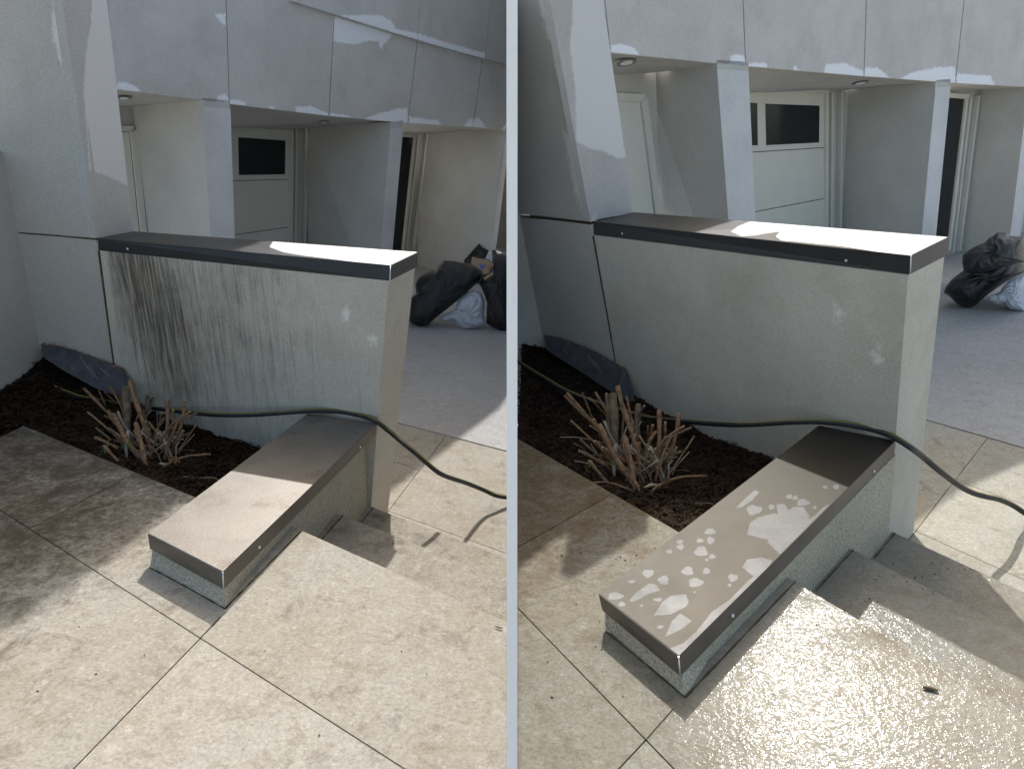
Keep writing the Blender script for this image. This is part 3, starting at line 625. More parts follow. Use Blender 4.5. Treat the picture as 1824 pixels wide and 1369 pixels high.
def court(c, d):
    d['_'] = 0
    wall_body(c, d, .3)
    # pier: same face as the tall wall, and the return wall running towards the viewer on its left
    front = d['front']; pr = d['pier']; fr = offp(front, .001)
    b = building(c, d)
    tl, tr = pr[0], pr[1]                                 # top-left, top-right of front face (px); bottoms follow
    P0, P1, P2, P3 = [c.on(*q, front) for q in pr[:4]]    # TL, TR, BR, BL
    bk = d['off']*1.0
    gridpanel(c, 'pier_face', pr[:4], front, M['pier'], b, -front[1]*.05, {'paint': lambda u, v: soft(u, v, d['paintfront'], 13)}, 3)
    rp0, rp1 = c.on(*pr[1], front), c.on(*pr[2], front)
    sideq = d['pierside']; B1 = c.P(*sideq[2], 'TCt'); A1 = c.P(*d['TC'][0], 'TCt'); sp = c.plane(rp1, B1)
    gridpanel(c, 'pier_side', sideq, sp, M['pier2'], b, -sp[1]*.05, {'paint': d['paintside']}, 2.2)
    # solid core behind both faces so that no light leaks through
    Sg = [c.on(*q, sp) for q in sideq]
    bm = bmesh.new(); q = -front[1]*.06-sp[1]*.06
    prism(bm, [P0-front[1]*.05, P1+q, Sg[1]-sp[1]*.06, Sg[1]-sp[1]*.06+(P0-P1)], [c.at(P3-front[1]*.05, 'G'), c.at(P2+q, 'G'), c.at(Sg[2]-sp[1]*.06, 'G'), c.at(Sg[2]-sp[1]*.06+(P3-P2), 'G')]); keepside(bm, c); mesh_obj('pier_core', bm, M['bay'], b)
    # lower part of pier face below the horizontal joint
    gridpanel(c, 'pier_base', d['pierbase'], front, M['pier'], b, -front[1]*.05, {'paint': []}, 6)
    strip(c, 'panel_joint', d['pj'], .007, fr, M['joint'], b, .002, .02)
    # return wall
    r0, r1 = c.on(*d['ret'][0], front), c.on(*d['ret'][1], front); dv = c.P(*d['Ma'], 'Z')-d['lc3']; dv = dv-c.up*(dv@c.up); dv /= np.linalg.norm(dv)
    kk = (c.hgt(r0)-c.H('G'))/(c.hgt(r0)-c.hgt(r1)); rg = r0+(r1-r0)*kk
    Ln = d.get('retlen', 1.6); nn = np.cross(dv, c.up); nn = nn if nn@(r0-c.on(*pr[2], front)) > 0 else -nn
    bm = bmesh.new(); slab(bm, [r0-dv*.02, r0+dv*Ln, c.at(r0+dv*Ln, 'G'), rg-dv*.02], nn*.2); keepside(bm, c); mesh_obj('return_wall', bm, M['pier'], b)
    soil(c, d)
    # grounds
    bed = ground_quads(c, 'Z', d['patio']); lines = [[c.to2(c.P(*p, 'Z')) for p in l] for l in d['pjoints']]
    bm = bmesh.new(); slab(bm, [c.from2(q, 'Z')-c.up*.010 for q in bed], -c.up*(0-c.H('G')-.02)); tag(mesh_obj('terrace_bed', bm, M['bed']), d['lab_bed'], None, None, 'structure')
    polys = [bed]
    for A_, B_ in lines[:1]: polys = split(polys, A_, B_, .0022)
    out = []
    for p in polys:                                        # further joints only run on their own side of the first one
        cen = sum(p)/len(p); A_, B_ = lines[0]; nrm = np.array([-(B_-A_)[1], (B_-A_)[0]]); far = (nrm@(cen-A_)) > 0; ql = [p]
        for (a_, b_), side in zip(lines[1:], d['pside']):
            if side == (1 if far else -1) or side == 0: ql = split(ql, a_, b_, .0022)
        out += ql
    for p in out: paving(c, 'paving_slab', d['lab_patio'], [p], 'Z', M['stone'+d['side']], d['grime'], d['wet'])
    bm = bmesh.new(); A_, B_ = [c.P(*p, 'Z')+c.up*.001 for p in d['pjoints'][3]]; w_ = c.ex*.0022; slab(bm, [A_-w_, B_-w_, B_+w_, A_+w_], -c.up*.004); tag(mesh_obj('paving_joint', bm, M['bed']), d['lab_bed'], None, None, 'structure')
    steps(c, d)
    lp = ground_quads(c, 'G', d['lower']); polys = [lp]
    for l in d['ljoints']: polys = split(polys, *[c.to2(c.P(*p, 'G')) for p in l], .002)
    bm = bmesh.new(); slab(bm, [c.from2(q, 'G')-c.up*.012 for q in lp], -c.up*.05); tag(mesh_obj('lower_bed', bm, M['bed']), d['lab_lbed'], None, None, 'structure')
    for p in polys: paving(c, 'lower_paving', d['lab_lower'], [p], 'G', M['stone'+d['side']] if d['side'] == 'L' else M['stoneRd'], lambda u, v: np.zeros(len(u)), None, .011)
    cp = ground_quads(c, 'G', d['yard']); bm = bmesh.new(); slab(bm, [c.from2(q, 'G')+c.up*.006 for q in cp], -c.up*.1); tag(mesh_obj('courtyard_floor', bm, M['concrete']), d['lab_yard'], None, None, 'structure')
    shrub(c, d)
    for nm, pts, st, lab in d['board']:
        top = [c.on(u, v, offp(front, .03)) for u, v in pts[0]]; bt = [c.on(u, v, offp(front, .11)) for u, v in pts[1]]
        bm = bmesh.new(); n = front[1]*-.014; slab(bm, top+bt[::-1], n); bmesh.ops.triangulate(bm, faces=[f for f in bm.faces if len(f.verts) > 4])
        bo = tag(mesh_obj('slate_board', bm, M['slate']), lab, 'board')
        for s_ in st:
            bmm = bmesh.new(); P = [c.on(*q, offp(front, .085)) for q in s_]; tube(bmm, [P[0]+front[1]*.006, P[1]+front[1]*.006], .0011, 5); mesh_obj('scratch', bmm, M['scratch'], bo)
        bmm = bmesh.new()
        for A_, B_ in zip(top[:-1], top[1:]):
            for k in range(26):
                X = A_+(B_-A_)*rng.random()+front[1]*rng.uniform(-.012, .006)+c.up*rng.uniform(-.003, .006); e1 = np.array([rng.gauss(0, 1) for _ in range(3)])*.005; e2 = np.array([rng.gauss(0, 1) for _ in range(3)])*.003
                bmm.faces.new([bmm.verts.new(V(p)) for p in (X-e1, X-e2, X+e1, X+e2)])
        tag(mesh_obj('edge_debris', bmm, M['bark'], bo), None, None, None, 'stuff')
    bm = bmesh.new()                                       # crumbs of bark, grit and leaf lying about on the stone
    for (cx_, cy_, sx_, sy_, h_, n_) in d['crumbs']:
        for _ in range(n_):
            X = c.P(rng.gauss(cx_, sx_), rng.gauss(cy_, sy_), h_)+c.up*.0035; a_ = rng.uniform(0, 6.28); l_, w2 = rng.uniform(.0012, .0042), rng.uniform(.0008, .002)
            dx = (c.ex*math.cos(a_)+c.ey*math.sin(a_))*l_; dy = (c.ey*math.cos(a_)-c.ex*math.sin(a_))*w2; prism(bm, [X-dx, X-dy, X+dx, X+dy*.7], [X-dx-c.up*.003, X-dy-c.up*.003, X+dx-c.up*.003, X+dy*.7-c.up*.003])
    tag(mesh_obj('stone_crumbs', bm, M['bark1']), d['lab_crumbs'], None, None, 'stuff')
    for pts, lab, w in d['twig']:
        P = [c.P(u, v, h)+c.up*.006 for u, v, h in pts]; bm = bmesh.new(); Q = spline(P, 4); tube(bm, Q, [w*(.5+.8*math.sin(math.pi*(i+.6)/(len(Q)+.4))) for i in range(len(Q))], 6); tag(mesh_obj('fallen_twig', bm, M['bark_old']), lab, 'twig')

M['render_moss'] = render_mat('moss tinged low render', (.60, .565, .46), .0026, speck=.48, warm=(.42, .39, .27))
M['facade_plain'] = render_mat('upper wall render', (.45, .45, .46), .001, warm=(.42, .40, .40))
M['edge'] = render_mat('painted wall edge', (.76, .76, .78), .0006, warm=(.5, .5, .48))
M['pier2'] = render_mat('pier side render', (.56, .55, .545), .0018, paint=(.68, .68, .685), warm=(.40, .39, .38))
def smooth01(x, a, b): t = np.clip((x-a)/(b-a), 0, 1); return t*t*(3-2*t)

# ------------------------------------------------------------------ outlines of the drying water and of sunlight painted as chalk on the copings
e7 = [(1007, 135, 27, 15), (955, 182, 18, 10), (1010, 180, 18, 18), (850, 188, 16, 10), (852, 215, 18, 12), (795, 238, 15, 11), (960, 238, 32, 25), (1018, 265, 16, 12), (990, 282, 8, 6), (685, 352, 28, 20), (598, 395, 18, 8), (765, 387, 27, 22), (890, 340, 28, 22), (988, 340, 17, 16), (932, 400, 36, 22), (1125, 375, 24, 19), (1108, 413, 9, 7), (926, 450, 7, 6), (650, 520, 8, 6), (548, 512, 16, 12), (515, 470, 38, 18), (1235, 22, 38, 24), (748, 630, 16, 8), (735, 488, 22, 9)]
p7 = [[(590, 490), (620, 455), (690, 405), (725, 410), (745, 440), (670, 465), (650, 480), (600, 500)], [(715, 570), (760, 500), (800, 470), (880, 460), (895, 500), (880, 525), (800, 565)], [(775, 680), (810, 600), (850, 560), (910, 600), (860, 640)],
      [(1200, 150), (1215, 90), (1260, 60), (1340, 40), (1400, 60), (1400, 150), (1314, 175), (1280, 170), (1240, 160)], [(1175, 320), (1200, 280), (1270, 270), (1330, 285), (1300, 345), (1230, 365)], [(790, 745), (870, 715), (940, 650), (1020, 550), (1110, 490), (1200, 395), (1310, 305), (1318, 330), (848, 788)]]
e6 = [(185, 907, 22, 16), (230, 917, 18, 16), (285, 950, 44, 24), (57, 982, 20, 17), (445, 840, 16, 11), (525, 838, 20, 17), (370, 985, 12, 12), (30, 1075, 34, 30), (20, 1160, 28, 20)]
p6 = [[(95, 965), (150, 960), (180, 1010), (220, 980), (290, 985), (330, 1050), (320, 1075), (380, 1040), (430, 985), (482, 958), (120, 1322), (85, 1290), (30, 1235), (60, 1160), (80, 1080), (110, 1060)]]

def ellm(x, y, ells):
    m = np.zeros(x.shape)
    for k, (a, b_, rx, ry) in enumerate(ells):
        dx, dy = (x-a)/rx, (y-b_)/ry; th = np.arctan2(dy, dx); rr = np.hypot(dx, dy)/(1+.12*np.sin(3*th+k)+.07*np.sin(5*th+2*k)); m = np.maximum(m, np.clip(.5+(1-rr)*min(rx, ry)/2.4, 0, 1))
    return m
E7 = [(x/2.92+920, y/2.92+900, a/2.92, b_/2.92) for x, y, a, b_ in e7]; E6 = [(x/4.053+1360, y/4.053+660, a/4.053, b_/4.053) for x, y, a, b_ in e6]
P67 = [conv(p, 920, 900, 2.92) for p in p7]+[conv(p, 1360, 660, 4.053) for p in p6]+[[(1310, 905), (1330, 885), (1345, 872), (1352, 876), (1340, 890), (1322, 902)]]
film_low_R = lambda u, v: np.maximum(soft(u, v, P67, 1.2), ellm(u, v, E7+E6))
sun_top_R = lambda u, v: np.maximum(soft(u, v, [[(1302, 412.5), (1315, 403), (1339, 393), (1360, 394), (1500, 402), (1700, 418), (1625, 459), (1533, 443.5), (1496, 438), (1422, 430.5), (1392, 428), (1382, 421), (1390, 412), (1360, 416), (1345, 419), (1320, 420)]], 1.2), 0)  # sunlit end of the coping top, painted white
sun_top_L = lambda u, v: np.clip(soft(u, v, [[(486, 430), (505, 428), (620, 436), (760, 448), (697, 476), (600, 462), (540, 455), (505, 449), (480, 440)]], 5), 0, 1)  # painted sunlight, begins where the cast shade ends
# ------------------------------------------------------------------ left courtyard
def stainL(s, t):
    # mould hangs from under the coping: heaviest a tenth of the way along, fading right and down
    g = math.exp(-((s-.12)/.10)**2)*math.exp(-((t-.02)/.36)**2)*1.1+math.exp(-((s-.24)/.09)**2)*math.exp(-((t-.38)/.26)**2)*.95+.50*math.exp(-((s-.42)/.27)**2)*math.exp(-((t-.24)/.36)**2)
    g = g*(1-.35*t)+.12
    if s < .035: g *= max(0, (s-.01)/.025)
    for (a, b, ra, rb) in ((.865, .10, .05, .055), (.955, .20, .045, .05)):
        g -= 1.2*math.exp(-((s-a)/ra)**4-((t-b)/rb)**4)
    return g
cr = lambda L_, ox, oy, s: conv(L_, ox, oy, s)
dL = dict(side='L', lab_tall='tall garden wall streaked with black and green mould, dark metal coping half in sun',
  lab_low='low garden wall with dry beige speckled coping, beside the dry steps', m_tall='render_dirty', pads=[(.872, .13), (.965, .21)], filmlow=lambda u, v: np.zeros(len(u)), foot=[('Z', (267, 1011), (335, 1047), (400.8, 1084)), ('Z', (401, 1084), (470, 1013), (537, 945)), ('S2', (572, 962), (590, 941), (611, 918)), ('S3', (643, 930), (665, 904))], suntop=sun_top_L, stain=stainL,
  Ta=(178, 446.3), We=(691.4, 500.8), Wj=(656, 914), dG=1.0, Wm=(203.8, 647), Wf=(738.8, 478.2), Wfb=(690.7, 911.5),
  TC=[(174.2, 425.1), (695.6, 472.7), (744.4, 449.3), (237, 412)], TCb0=(175.4, 446), TCb1=(694.4, 500.3), TCb2=(743.7, 475.2),
  rivT=[(227.5, 443), (597, 481)], rivL=[(641, 796), (461, 974)], Ma=(267.3, 1011.3), Mb=(400.8, 1083.9),
  LC=[(262.5, 950.3), (396.7, 1018.8), (671, 753.8), (548.8, 736)], LCb=[(266.6, 977), (398.4, 1049.7), (669.7, 774.7)], jt=[(176.2, 447), (206, 668)],
  lc3=L.P(548.8, 736, 'LCt')+(L.P(262.5, 950.3, 'Z')-L.P(262.5, 950.3, 'LCt')), fac=[(403.7, 120), (858, 170)], Z0=6.5, fk=1.447, facL=(-420, 120), facR=(908, 180), lampr=.055,
  joints=[((-330, -60), (-330, 105)), ((185, -60), (206, 158.4)), ((401, -60), (408.6, 184.8)), ((600, -60), (585.8, 206.3)), ((759, -60), (726.5, 219.4)), ((884, -60), (842, 226)), ((908, -60), (908, 234))],
  cast=[((27, 1140), 'Z'), ((150, 1060), 'Z'), ((265, 975), 'Z'), ((430, 447), 'TCt'), ((490, 432), 'TCt'), ((690, 900), 'G'), ((800, 815), 'G'), ((904, 735), 'G')],
  pier=[(-60, -30), (106, -30), (171.7, 424), (-60, 407)], pierbase=[(-60, 407.5), (172, 426), (204, 650), (-60, 590)], pj=[(36, 414.8), (100, 419.5), (172, 426.3)],
  pierside=[(106, -30), (187, -30), (237, 411.8), (171.7, 424.3)], ret=[(4, 270), (75, 637)],
  soil_wall=[(-60, 560), (20, 610), (75, 637), (150, 676), (215, 706), (270, 733), (328, 757), (373, 770), (449, 795), (520, 818)], soil_near=[(-300, 900), (-60, 830), (42, 765), (110, 795), (170, 822), (232, 848), (290, 872), (345, 895), (400, 925), (470, 950)],
  patio=[(-300, 1500), (908, 1500), (908, 1109.5), (537, 944.5), (490, 925), (390, 903), (42, 758), (-300, 925)],
  pjoints=[[(27, 925), (357, 1136)], [(680, 1349), (357, 1136)], [(150, 1349), (357, 1136)], [(357, 1136), (393, 1098)], [(53, 941), (235, 845)]], pside=[9, -1, 5, 1],
  steps=dict(n2=[(610.7, 917.8)], t2=[(560, 897), (610.7, 917.8), (908, 1034.5), (908, 1190), (560, 1010)], t3=[(640, 893), (665, 903.6), (908, 995.6), (908, 1080), (600, 960)], mat='stoneL', grime=.16),
  lower=[(600, 960), (908, 1090), (908, 806), (707.5, 753.3), (480, 694), (470, 850)], ljoints=[[(693, 908), (793, 777)], [(699, 821.6), (904, 883)], [(693, 910), (904, 985.6)]],
  yard=[(908, 805), (908, 300), (-300, 300), (-300, 480), (480, 693.5), (707.5, 752.8)],
  shrubmap=lambda p: p, shrubk=1.0,
  paint=[cr(p, 460, 20, 4.053) for p in ([(540, 35), (970, 170), (905, 240), (890, 285), (865, 220), (800, 212), (700, 240), (560, 225), (540, 205)], [(600, 30), (880, 30), (960, 70), (1000, 130), (1150, 160), (1400, 240), (1640, 300), (1632, 345), (1400, 285), (1150, 205), (960, 150), (700, 70)],
       [(268, 740), (275, 690), (380, 685), (500, 740), (520, 775)], [(515, 775), (525, 735), (640, 750), (690, 780)], [(740, 790), (850, 745), (1000, 705), (1080, 700), (1080, 810), (900, 800)], [(1085, 815), (1090, 760), (1300, 790), (1330, 835)], [(1475, 840), (1520, 780), (1600, 770), (1650, 850)], [(1740, 870), (1800, 800), (1830, 800), (1830, 880)], [(75, 710), (80, 685), (110, 685), (125, 715)])]
      + [cr(p, 20, 20, 4.053) for p in ([(760, 575), (765, 515), (820, 510), (900, 545), (940, 585)], [(1470, 670), (1490, 610), (1540, 595), (1570, 620), (1572, 680)], [(1578, 690), (1580, 635), (1690, 655), (1700, 695)], [(1470, 20), (1550, 20), (1550, 105), (1510, 80)])],
  paintfront=[cr(p, 20, 20, 4.053) for p in ([(300, -80), (385, -80), (390, 40), (430, 400), (395, 490), (330, 300), (295, 150)], [(410, 560), (440, 580), (500, 850), (470, 760), (430, 680)], [(465, 990), (500, 1080), (560, 1250), (600, 1620), (560, 1560), (500, 1250)])],
  paintside=[cr(p, 20, 20, 4.053) for p in ([(580, -350), (720, -350), (720, 35), (860, 1260), (790, 1240), (650, 1170), (560, 1150), (550, 900), (520, 550), (540, 300), (575, 100)],)],
  upper=[[(520, -60), (752.5, -60), (743.2, 71.6), (520, 2)], [(753.5, -60), (878, -60), (863.6, 105), (744.2, 71.9)], [(879, -60), (908, -60), (908, 117), (864.4, 105.2)]],
  bays=[dict(edge=((361.7, 187.8), (375.3, 422.7)), edge2=((409.8, 192.7), (418, 425)), back=((235.9, 190.2), (259, 412.8)), left=40, sof=((60, 140), (408, 184.6)), lamps=[(221, 174)]),
        dict(edge=((695, 228.5), (677, 442.4)), edge2=((717.8, 224.8), (698.6, 446)), back=((547.6, 229.7), (545, 431)), left=380, sof=((409, 184.6), (716, 218.5)), lamps=[(577, 217)]),
        dict(edge=((900.5, 236), (874.5, 440)), edge2=((908, 238), (883, 443.6)), back=((763.5, 238.4), (738.8, 446)), left=680, ext=.5, extr=2.5, sof=((717, 218.5), (903, 233)), lamps=[(820, 231.5)])],
  board=[('b', [[(72, 613.6), (95, 616), (120, 623), (160, 636), (200, 651), (218, 660)], [(80, 638), (114, 660), (143, 676), (168, 690), (200, 702), (229, 705)]], [[(128, 650), (131, 656)], [(150, 642), (168, 672)], [(160, 650), (176, 676)], [(180, 655), (196, 668)], [(145, 634), (150, 644)]], 'dark slate board leaning at the foot of the mould-streaked wall')],
  twig=[([(882, 1117, 'Z'), (889, 1120, 'Z'), (896, 1120.5, 'Z')], 'tiny dark twig on the dry sunlit top slab', .002)],
  crumbs=[(200, 870, 90, 30, 'Z', 14), (300, 1120, 110, 60, 'Z', 5), (620, 1180, 130, 90, 'Z', 4), (660, 950, 30, 14, 'S2', 6)], lab_crumbs='dark crumbs of bark and grit on the dry patio',
  lab_build='pale rendered building with patchy whitewash, behind the mould-streaked wall', lab_soil='dark planting bed soil at the foot of the mould-streaked wall', lab_mulch='bark mulch over the bed below the mould-streaked wall',
  lab_steps='dry shaded stone steps going down beside the dry low wall', lab_bed='dark bed under the dry patio slabs', lab_patio='cream stone patio slabs, dry', lab_lbed='dark bed under the dry lower paving', lab_lower='dry cream lower paving', lab_yard='grey concrete yard behind the mould-streaked wall',
  lab_shrub='cut-back shrub of bare brown stubs, before the mould-streaked wall', lab_leaf='curled brown dry leaf on the shrub by the dry beige coping',
  grime=lambda u, v: .80*smooth01(950-v+(300-u)*.55, -120, 170)*smooth01(430-u, 0, 120)+.02, wet=None)
court(L, dL)
door_set(L, dL, 0, 'door', dict(leaf=[(150, 233.5), (231, 233.5), (252, 440), (150, 440)], lines=[[(212, 234.5), (230.6, 234.5)], [(230.6, 234.5), (249.4, 418)]], trim=[[(150, 229), (238, 229.5), .05], [(237, 231), (256.5, 420), .06]], lw=.012))
door_set(L, dL, 1, 'door', dict(leaf=[(395, 224), (515.5, 232), (515, 445), (395, 445)], win=[[(424.6, 244.5), (508.6, 250.7), (507.6, 310.6), (425.9, 311.9)]], lines=[[(405, 322.5), (515, 319.6)], [(405, 420), (515, 404.2)]],
   trim=[[(395, 214.5), (470, 220.5), (522, 227.5), .05], [(395, 220), (470, 225.5), (519, 230), .025], [(519.5, 230), (518, 440), .05], [(528, 229), (526, 440), .03], [(546, 229), (543, 440), .03]], lw=.007))
door_set(L, dL, 2, 'door', dict(dark=1, leaf=[(690, 242.5), (736.5, 244.5), (713.5, 460), (690, 460)], trim=[[(690, 239), (742, 242), .05], [(739.5, 242), (717, 455), .045], [(745, 242.5), (723, 455), .03], [(761.5, 239), (737, 455), .035]], lines=[]))  # open doorway, its shaded inside painted as a dark leaf
# ------------------------------------------------------------------ right courtyard
def stainR(s, t):
    g = .03+.05*math.exp(-((s-.5)/.4)**2)*math.exp(-((t-.1)/.3)**2)
    for (a, b, ra, rb) in ((.83, .14, .05, .06), (.945, .24, .045, .05)):
        g -= 1.2*math.exp(-((s-a)/ra)**4-((t-b)/rb)**4)
    return g
mapR = lambda p: (1010+(p[0]-149.6)*1.105, 700+(p[1]-691.7)*1.164+(p[0]-149.6)*.0506)
dR = dict(side='R', lab_tall='tall garden wall washed clean, dark metal coping with a white sunlit end and wet edge',
  lab_low='low garden wall whose brown coping is blotched with pale drying water, beside the wet slab', m_tall='render_clean2', pads=[(.845, .15), (.945, .26)], filmlow=film_low_R, foot=[('Z', (1078.6, 1124), (1150, 1183), (1220.3, 1241.5)), ('Z', (1220.5, 1241.4), (1320, 1137), (1417, 1035)), ('S2', (1454, 1052), (1485, 1017), (1520, 979.5)), ('S3', (1557, 994), (1594.6, 949))], suntop=sun_top_R, stain=stainR,
  Ta=(1058, 419), We=(1617.8, 490), Wj=(1581, 965), dG=1.0, Wm=(1097.6, 643.5), Wf=(1682, 457.2), Wfb=(1627, 948),
  TC=[(1053.2, 394.3), (1622.8, 455.5), (1689.9, 422.7), (1129.2, 378.2)], TCb0=(1056.4, 418.2), TCb1=(1621, 488.8), TCb2=(1688, 454.7),
  rivT=[(1108.5, 416), (1507.5, 464)], rivL=[(1556, 839), (1304, 1096)], Ma=(1078.6, 1124.3), Mb=(1220.3, 1241.4),
  LC=[(1065.5, 1057.5), (1208.7, 1168.8), (1595.6, 784.6), (1458.7, 757.5)], LCb=[(1072.4, 1086.6), (1212, 1204.8), (1594.4, 808)], jt=[(1056.8, 420), (1099, 655)],
  lc3=R.P(1458.7, 757.5, 'LCt')+(R.P(1065.5, 1057.5, 'Z')-R.P(1065.5, 1057.5, 'LCt')), fac=[(1326, 80), (1705, 110)], Z0=6.0, fk=1.27, facL=(917, 60), facR=(2050, 150), lampr=.075,
  joints=[((917, -60), (917, 74)), ((1071, -60), (1087, 93.3)), ((1321, -60), (1328.3, 117.5)), ((1545, -60), (1538.9, 135.5)), ((1724, -60), (1701.7, 147.8)), ((1900, -60), (1855, 156)), ((2050, -60), (2000, 163))],
  cast=[((925, 1050), 'Z'), ((1000, 985), 'Z'), ((1130, 905), 'Z'), ((1255, 417), 'TCt'), ((1325, 395), 'TCt'), ((1650, 790), 'G'), ((1720, 745), 'G'), ((1801, 695), 'G')],
  pier=[(917, -12), (977, -12), (1052, 395), (917, 379)], pierbase=[(917, 384.5), (1052, 399), (1098, 646), (917, 620)], pj=[(929, 386), (985, 391), (1052, 399)],
  pierside=[(977, -12), (1072, -12), (1129.2, 378), (1051.5, 393.5)], ret=[(917, 330), (973, 623.7)], retlen=.42,
  soil_wall=[(925, 590), (973, 622), (1060, 676), (1125, 705), (1180, 735), (1225, 757), (1270, 782), (1340, 803), (1368, 816), (1420, 838)], soil_near=[(921, 782), (925, 786), (1000, 829), (1040, 853), (1080, 877), (1120, 901), (1150, 918), (1180, 936), (1215, 957), (1260, 985)],
  patio=[(917, 1500), (1950, 1500), (1950, 1352), (1417, 1037), (1395, 1022), (1250, 973), (1206, 945.5), (925, 782.6), (917, 778)],
  pjoints=[[(925, 1085), (1150.5, 1317)], [(1185, 1349), (1150.5, 1317)], [(1121.4, 1348), (1150.5, 1317)], [(1150.5, 1317), (1199, 1262)], [(924, 973.6), (1090, 879)]], pside=[9, -1, 5, 1],
  steps=dict(n2=[(1520.3, 979.5)], t2=[(1470, 954), (1520.3, 979.5), (1950, 1197), (1950, 1420), (1400, 1080)], t3=[(1560, 933), (1594.6, 949), (1950, 1112), (1950, 1230), (1500, 1010)], mat='stoneR', grime=.14, wet=.75),
  lower=[(1500, 1010), (1950, 1260), (1950, 835), (1648, 748), (1440, 688), (1430, 850)], ljoints=[[(1631.4, 945), (1757.2, 782.2)], [(1641, 834), (1801, 890)], [(1631, 945), (1801, 1021.6)]],
  yard=[(1950, 834), (1950, 300), (1000, 300), (1000, 560), (1440, 687.3), (1648, 747.4)],
  shrubmap=mapR, shrubk=1.12,
  paint=[cr(p, 920, 20, 4.053) for p in ([(680, 300), (685, 240), (760, 235), (850, 265), (890, 320)], [(1530, 385), (1550, 320), (1620, 308), (1650, 335), (1655, 405)], [(1665, 410), (1668, 375), (1760, 375), (1810, 385), (1810, 420)])]
      + [cr(p, 1360, 20, 4.053) for p in ([(-5, 415), (-5, 370), (15, 375), (30, 415)], [(200, 440), (230, 393), (270, 438)], [(430, 460), (450, 385), (580, 375), (720, 430), (725, 475)], [(728, 475), (735, 405), (830, 410), (925, 490)], [(980, 495), (1080, 440), (1250, 405), (1385, 400), (1388, 525), (1100, 505)], [(1388, 525), (1395, 450), (1640, 465), (1670, 540)])],
  paintfront=[cr(p, 920, 20, 4.053) for p in ([(150, -100), (240, -100), (260, 60), (275, 160), (235, 225), (180, 35)], [(262, 330), (290, 350), (360, 560), (410, 800), (350, 640)], [(340, 860), (380, 920), (440, 1100), (510, 1400), (560, 1560), (500, 1500), (420, 1330)])],
  paintside=[cr(p, 920, 20, 4.053) for p in ([(390, -350), (600, -350), (640, 35), (700, 400), (790, 1060), (720, 1060), (620, 1010), (520, 990), (430, 940), (425, 600), (385, 250), (405, 35)],)],
  bays=[dict(edge=((1276.5, 121.2), (1297, 391.8)), edge2=((1332.5, 124.9), (1345.6, 394.8)), back=((1143.3, 131), (1177.8, 380.7)), left=960, sof=((1000, 84.5), (1328, 117.2)), lamps=[(1116, 111)]),
        dict(edge=((1666, 154.5), (1641.3, 416.5)), edge2=((1692.6, 152), (1666.7, 419)), back=((1501.9, 160.6), (1499.4, 405.4)), left=1310, sof=((1329, 117.2), (1692, 146.9)), lamps=[(1532.7, 147.6)]),
        dict(corner=(1713, 447), hb=1.40, left=1645, ext=.1, extr=7, sof=((1693, 147), (1990, 162)), lamps=[])],
  board=[('b', [[(968, 598), (994, 602), (1038, 618), (1068, 632), (1093, 647), (1110, 656), (1116, 668)], [(979, 627), (1006, 644), (1048, 671), (1078, 691), (1098, 703), (1120, 716), (1128, 715)]], [[(1022, 636), (1026, 643)], [(1048, 630), (1062, 652)], [(1058, 640), (1072, 662)], [(1004, 619), (1012, 630)]], 'dark slate board leaning at the foot of the clean wall')],
  twig=[([(1643, 1226, 'Z'), (1656, 1228, 'Z'), (1671, 1232, 'Z')], 'dark curled twig on the wet sunlit top slab', .0042)],
  crumbs=[(1100, 920, 60, 30, 'Z', 26), (1040, 1150, 60, 70, 'Z', 14), (1480, 1100, 90, 40, 'Z', 16), (1600, 1030, 40, 14, 'S2', 16), (1680, 1010, 30, 8, 'S3', 8), (1150, 1010, 40, 30, 'Z', 16)], lab_crumbs='dark crumbs of bark and grit on the washed patio',
  lab_build='pale rendered building with patchy whitewash, behind the clean washed wall', lab_soil='dark planting bed soil at the foot of the clean wall', lab_mulch='bark mulch over the bed below the clean wall',
  lab_steps='wet glittering stone steps going down beside the blotched low wall', lab_bed='dark bed under the wet patio slabs', lab_patio='washed stone patio slabs, wet and glinting', lab_lbed='dark bed under the damp lower paving', lab_lower='damp yellowish lower paving', lab_yard='grey concrete yard behind the clean wall',
  lab_shrub='cut-back shrub of bare brown stubs, before the clean washed wall', lab_leaf='curled brown dry leaf on the shrub by the water-blotched coping',
  grime=lambda u, v: .85*smooth01(1010-v+(1150-u)*.5, -90, 200)*smooth01(1260-u, 0, 150)+.03,
  wet=lambda u, v: smooth01(u-1190, 0, 60)*(1-soft(u, v, [conv([(480, 765), (520, 690), (640, 640), (780, 750), (985, 880), (995, 955), (700, 925), (600, 855)], 1360, 900, 2.92)], 8)))
M['render_clean2'] = render_mat('washed streaked render', (.62, .605, .54), paint=(.82, .81, .74), stain=True)
court(R, dR)
door_set(R, dR, 0, 'door', dict(leaf=[(1040, 175), (1141, 179), (1171.5, 440), (1040, 440)], lines=[[(1090, 177.5), (1140.5, 179.6)], [(1140.5, 179.6), (1168.8, 400)]], trim=[[(1040, 170.5), (1148, 175), .06], [(1147, 177), (1175.5, 400), .07]], lw=.013))
door_set(R, dR, 1, 'door', dict(leaf=[(1318, 152), (1468.6, 168), (1468.6, 440), (1318, 440)], win=[[(1363.7, 184.8), (1459.9, 188.5), (1459, 254), (1365.4, 258.8)], [(1322, 182), (1349, 184), (1350, 259), (1322, 259.5)]], lines=[[(1320, 272.5), (1468, 263)], [(1320, 382), (1468, 353.6)]],
   trim=[[(1318, 146), (1476, 163.5), .06], [(1472.5, 167), (1472, 440), .05], [(1482, 165), (1480.5, 440), .035], [(1499, 162), (1496.5, 440), .03]], lw=.008))
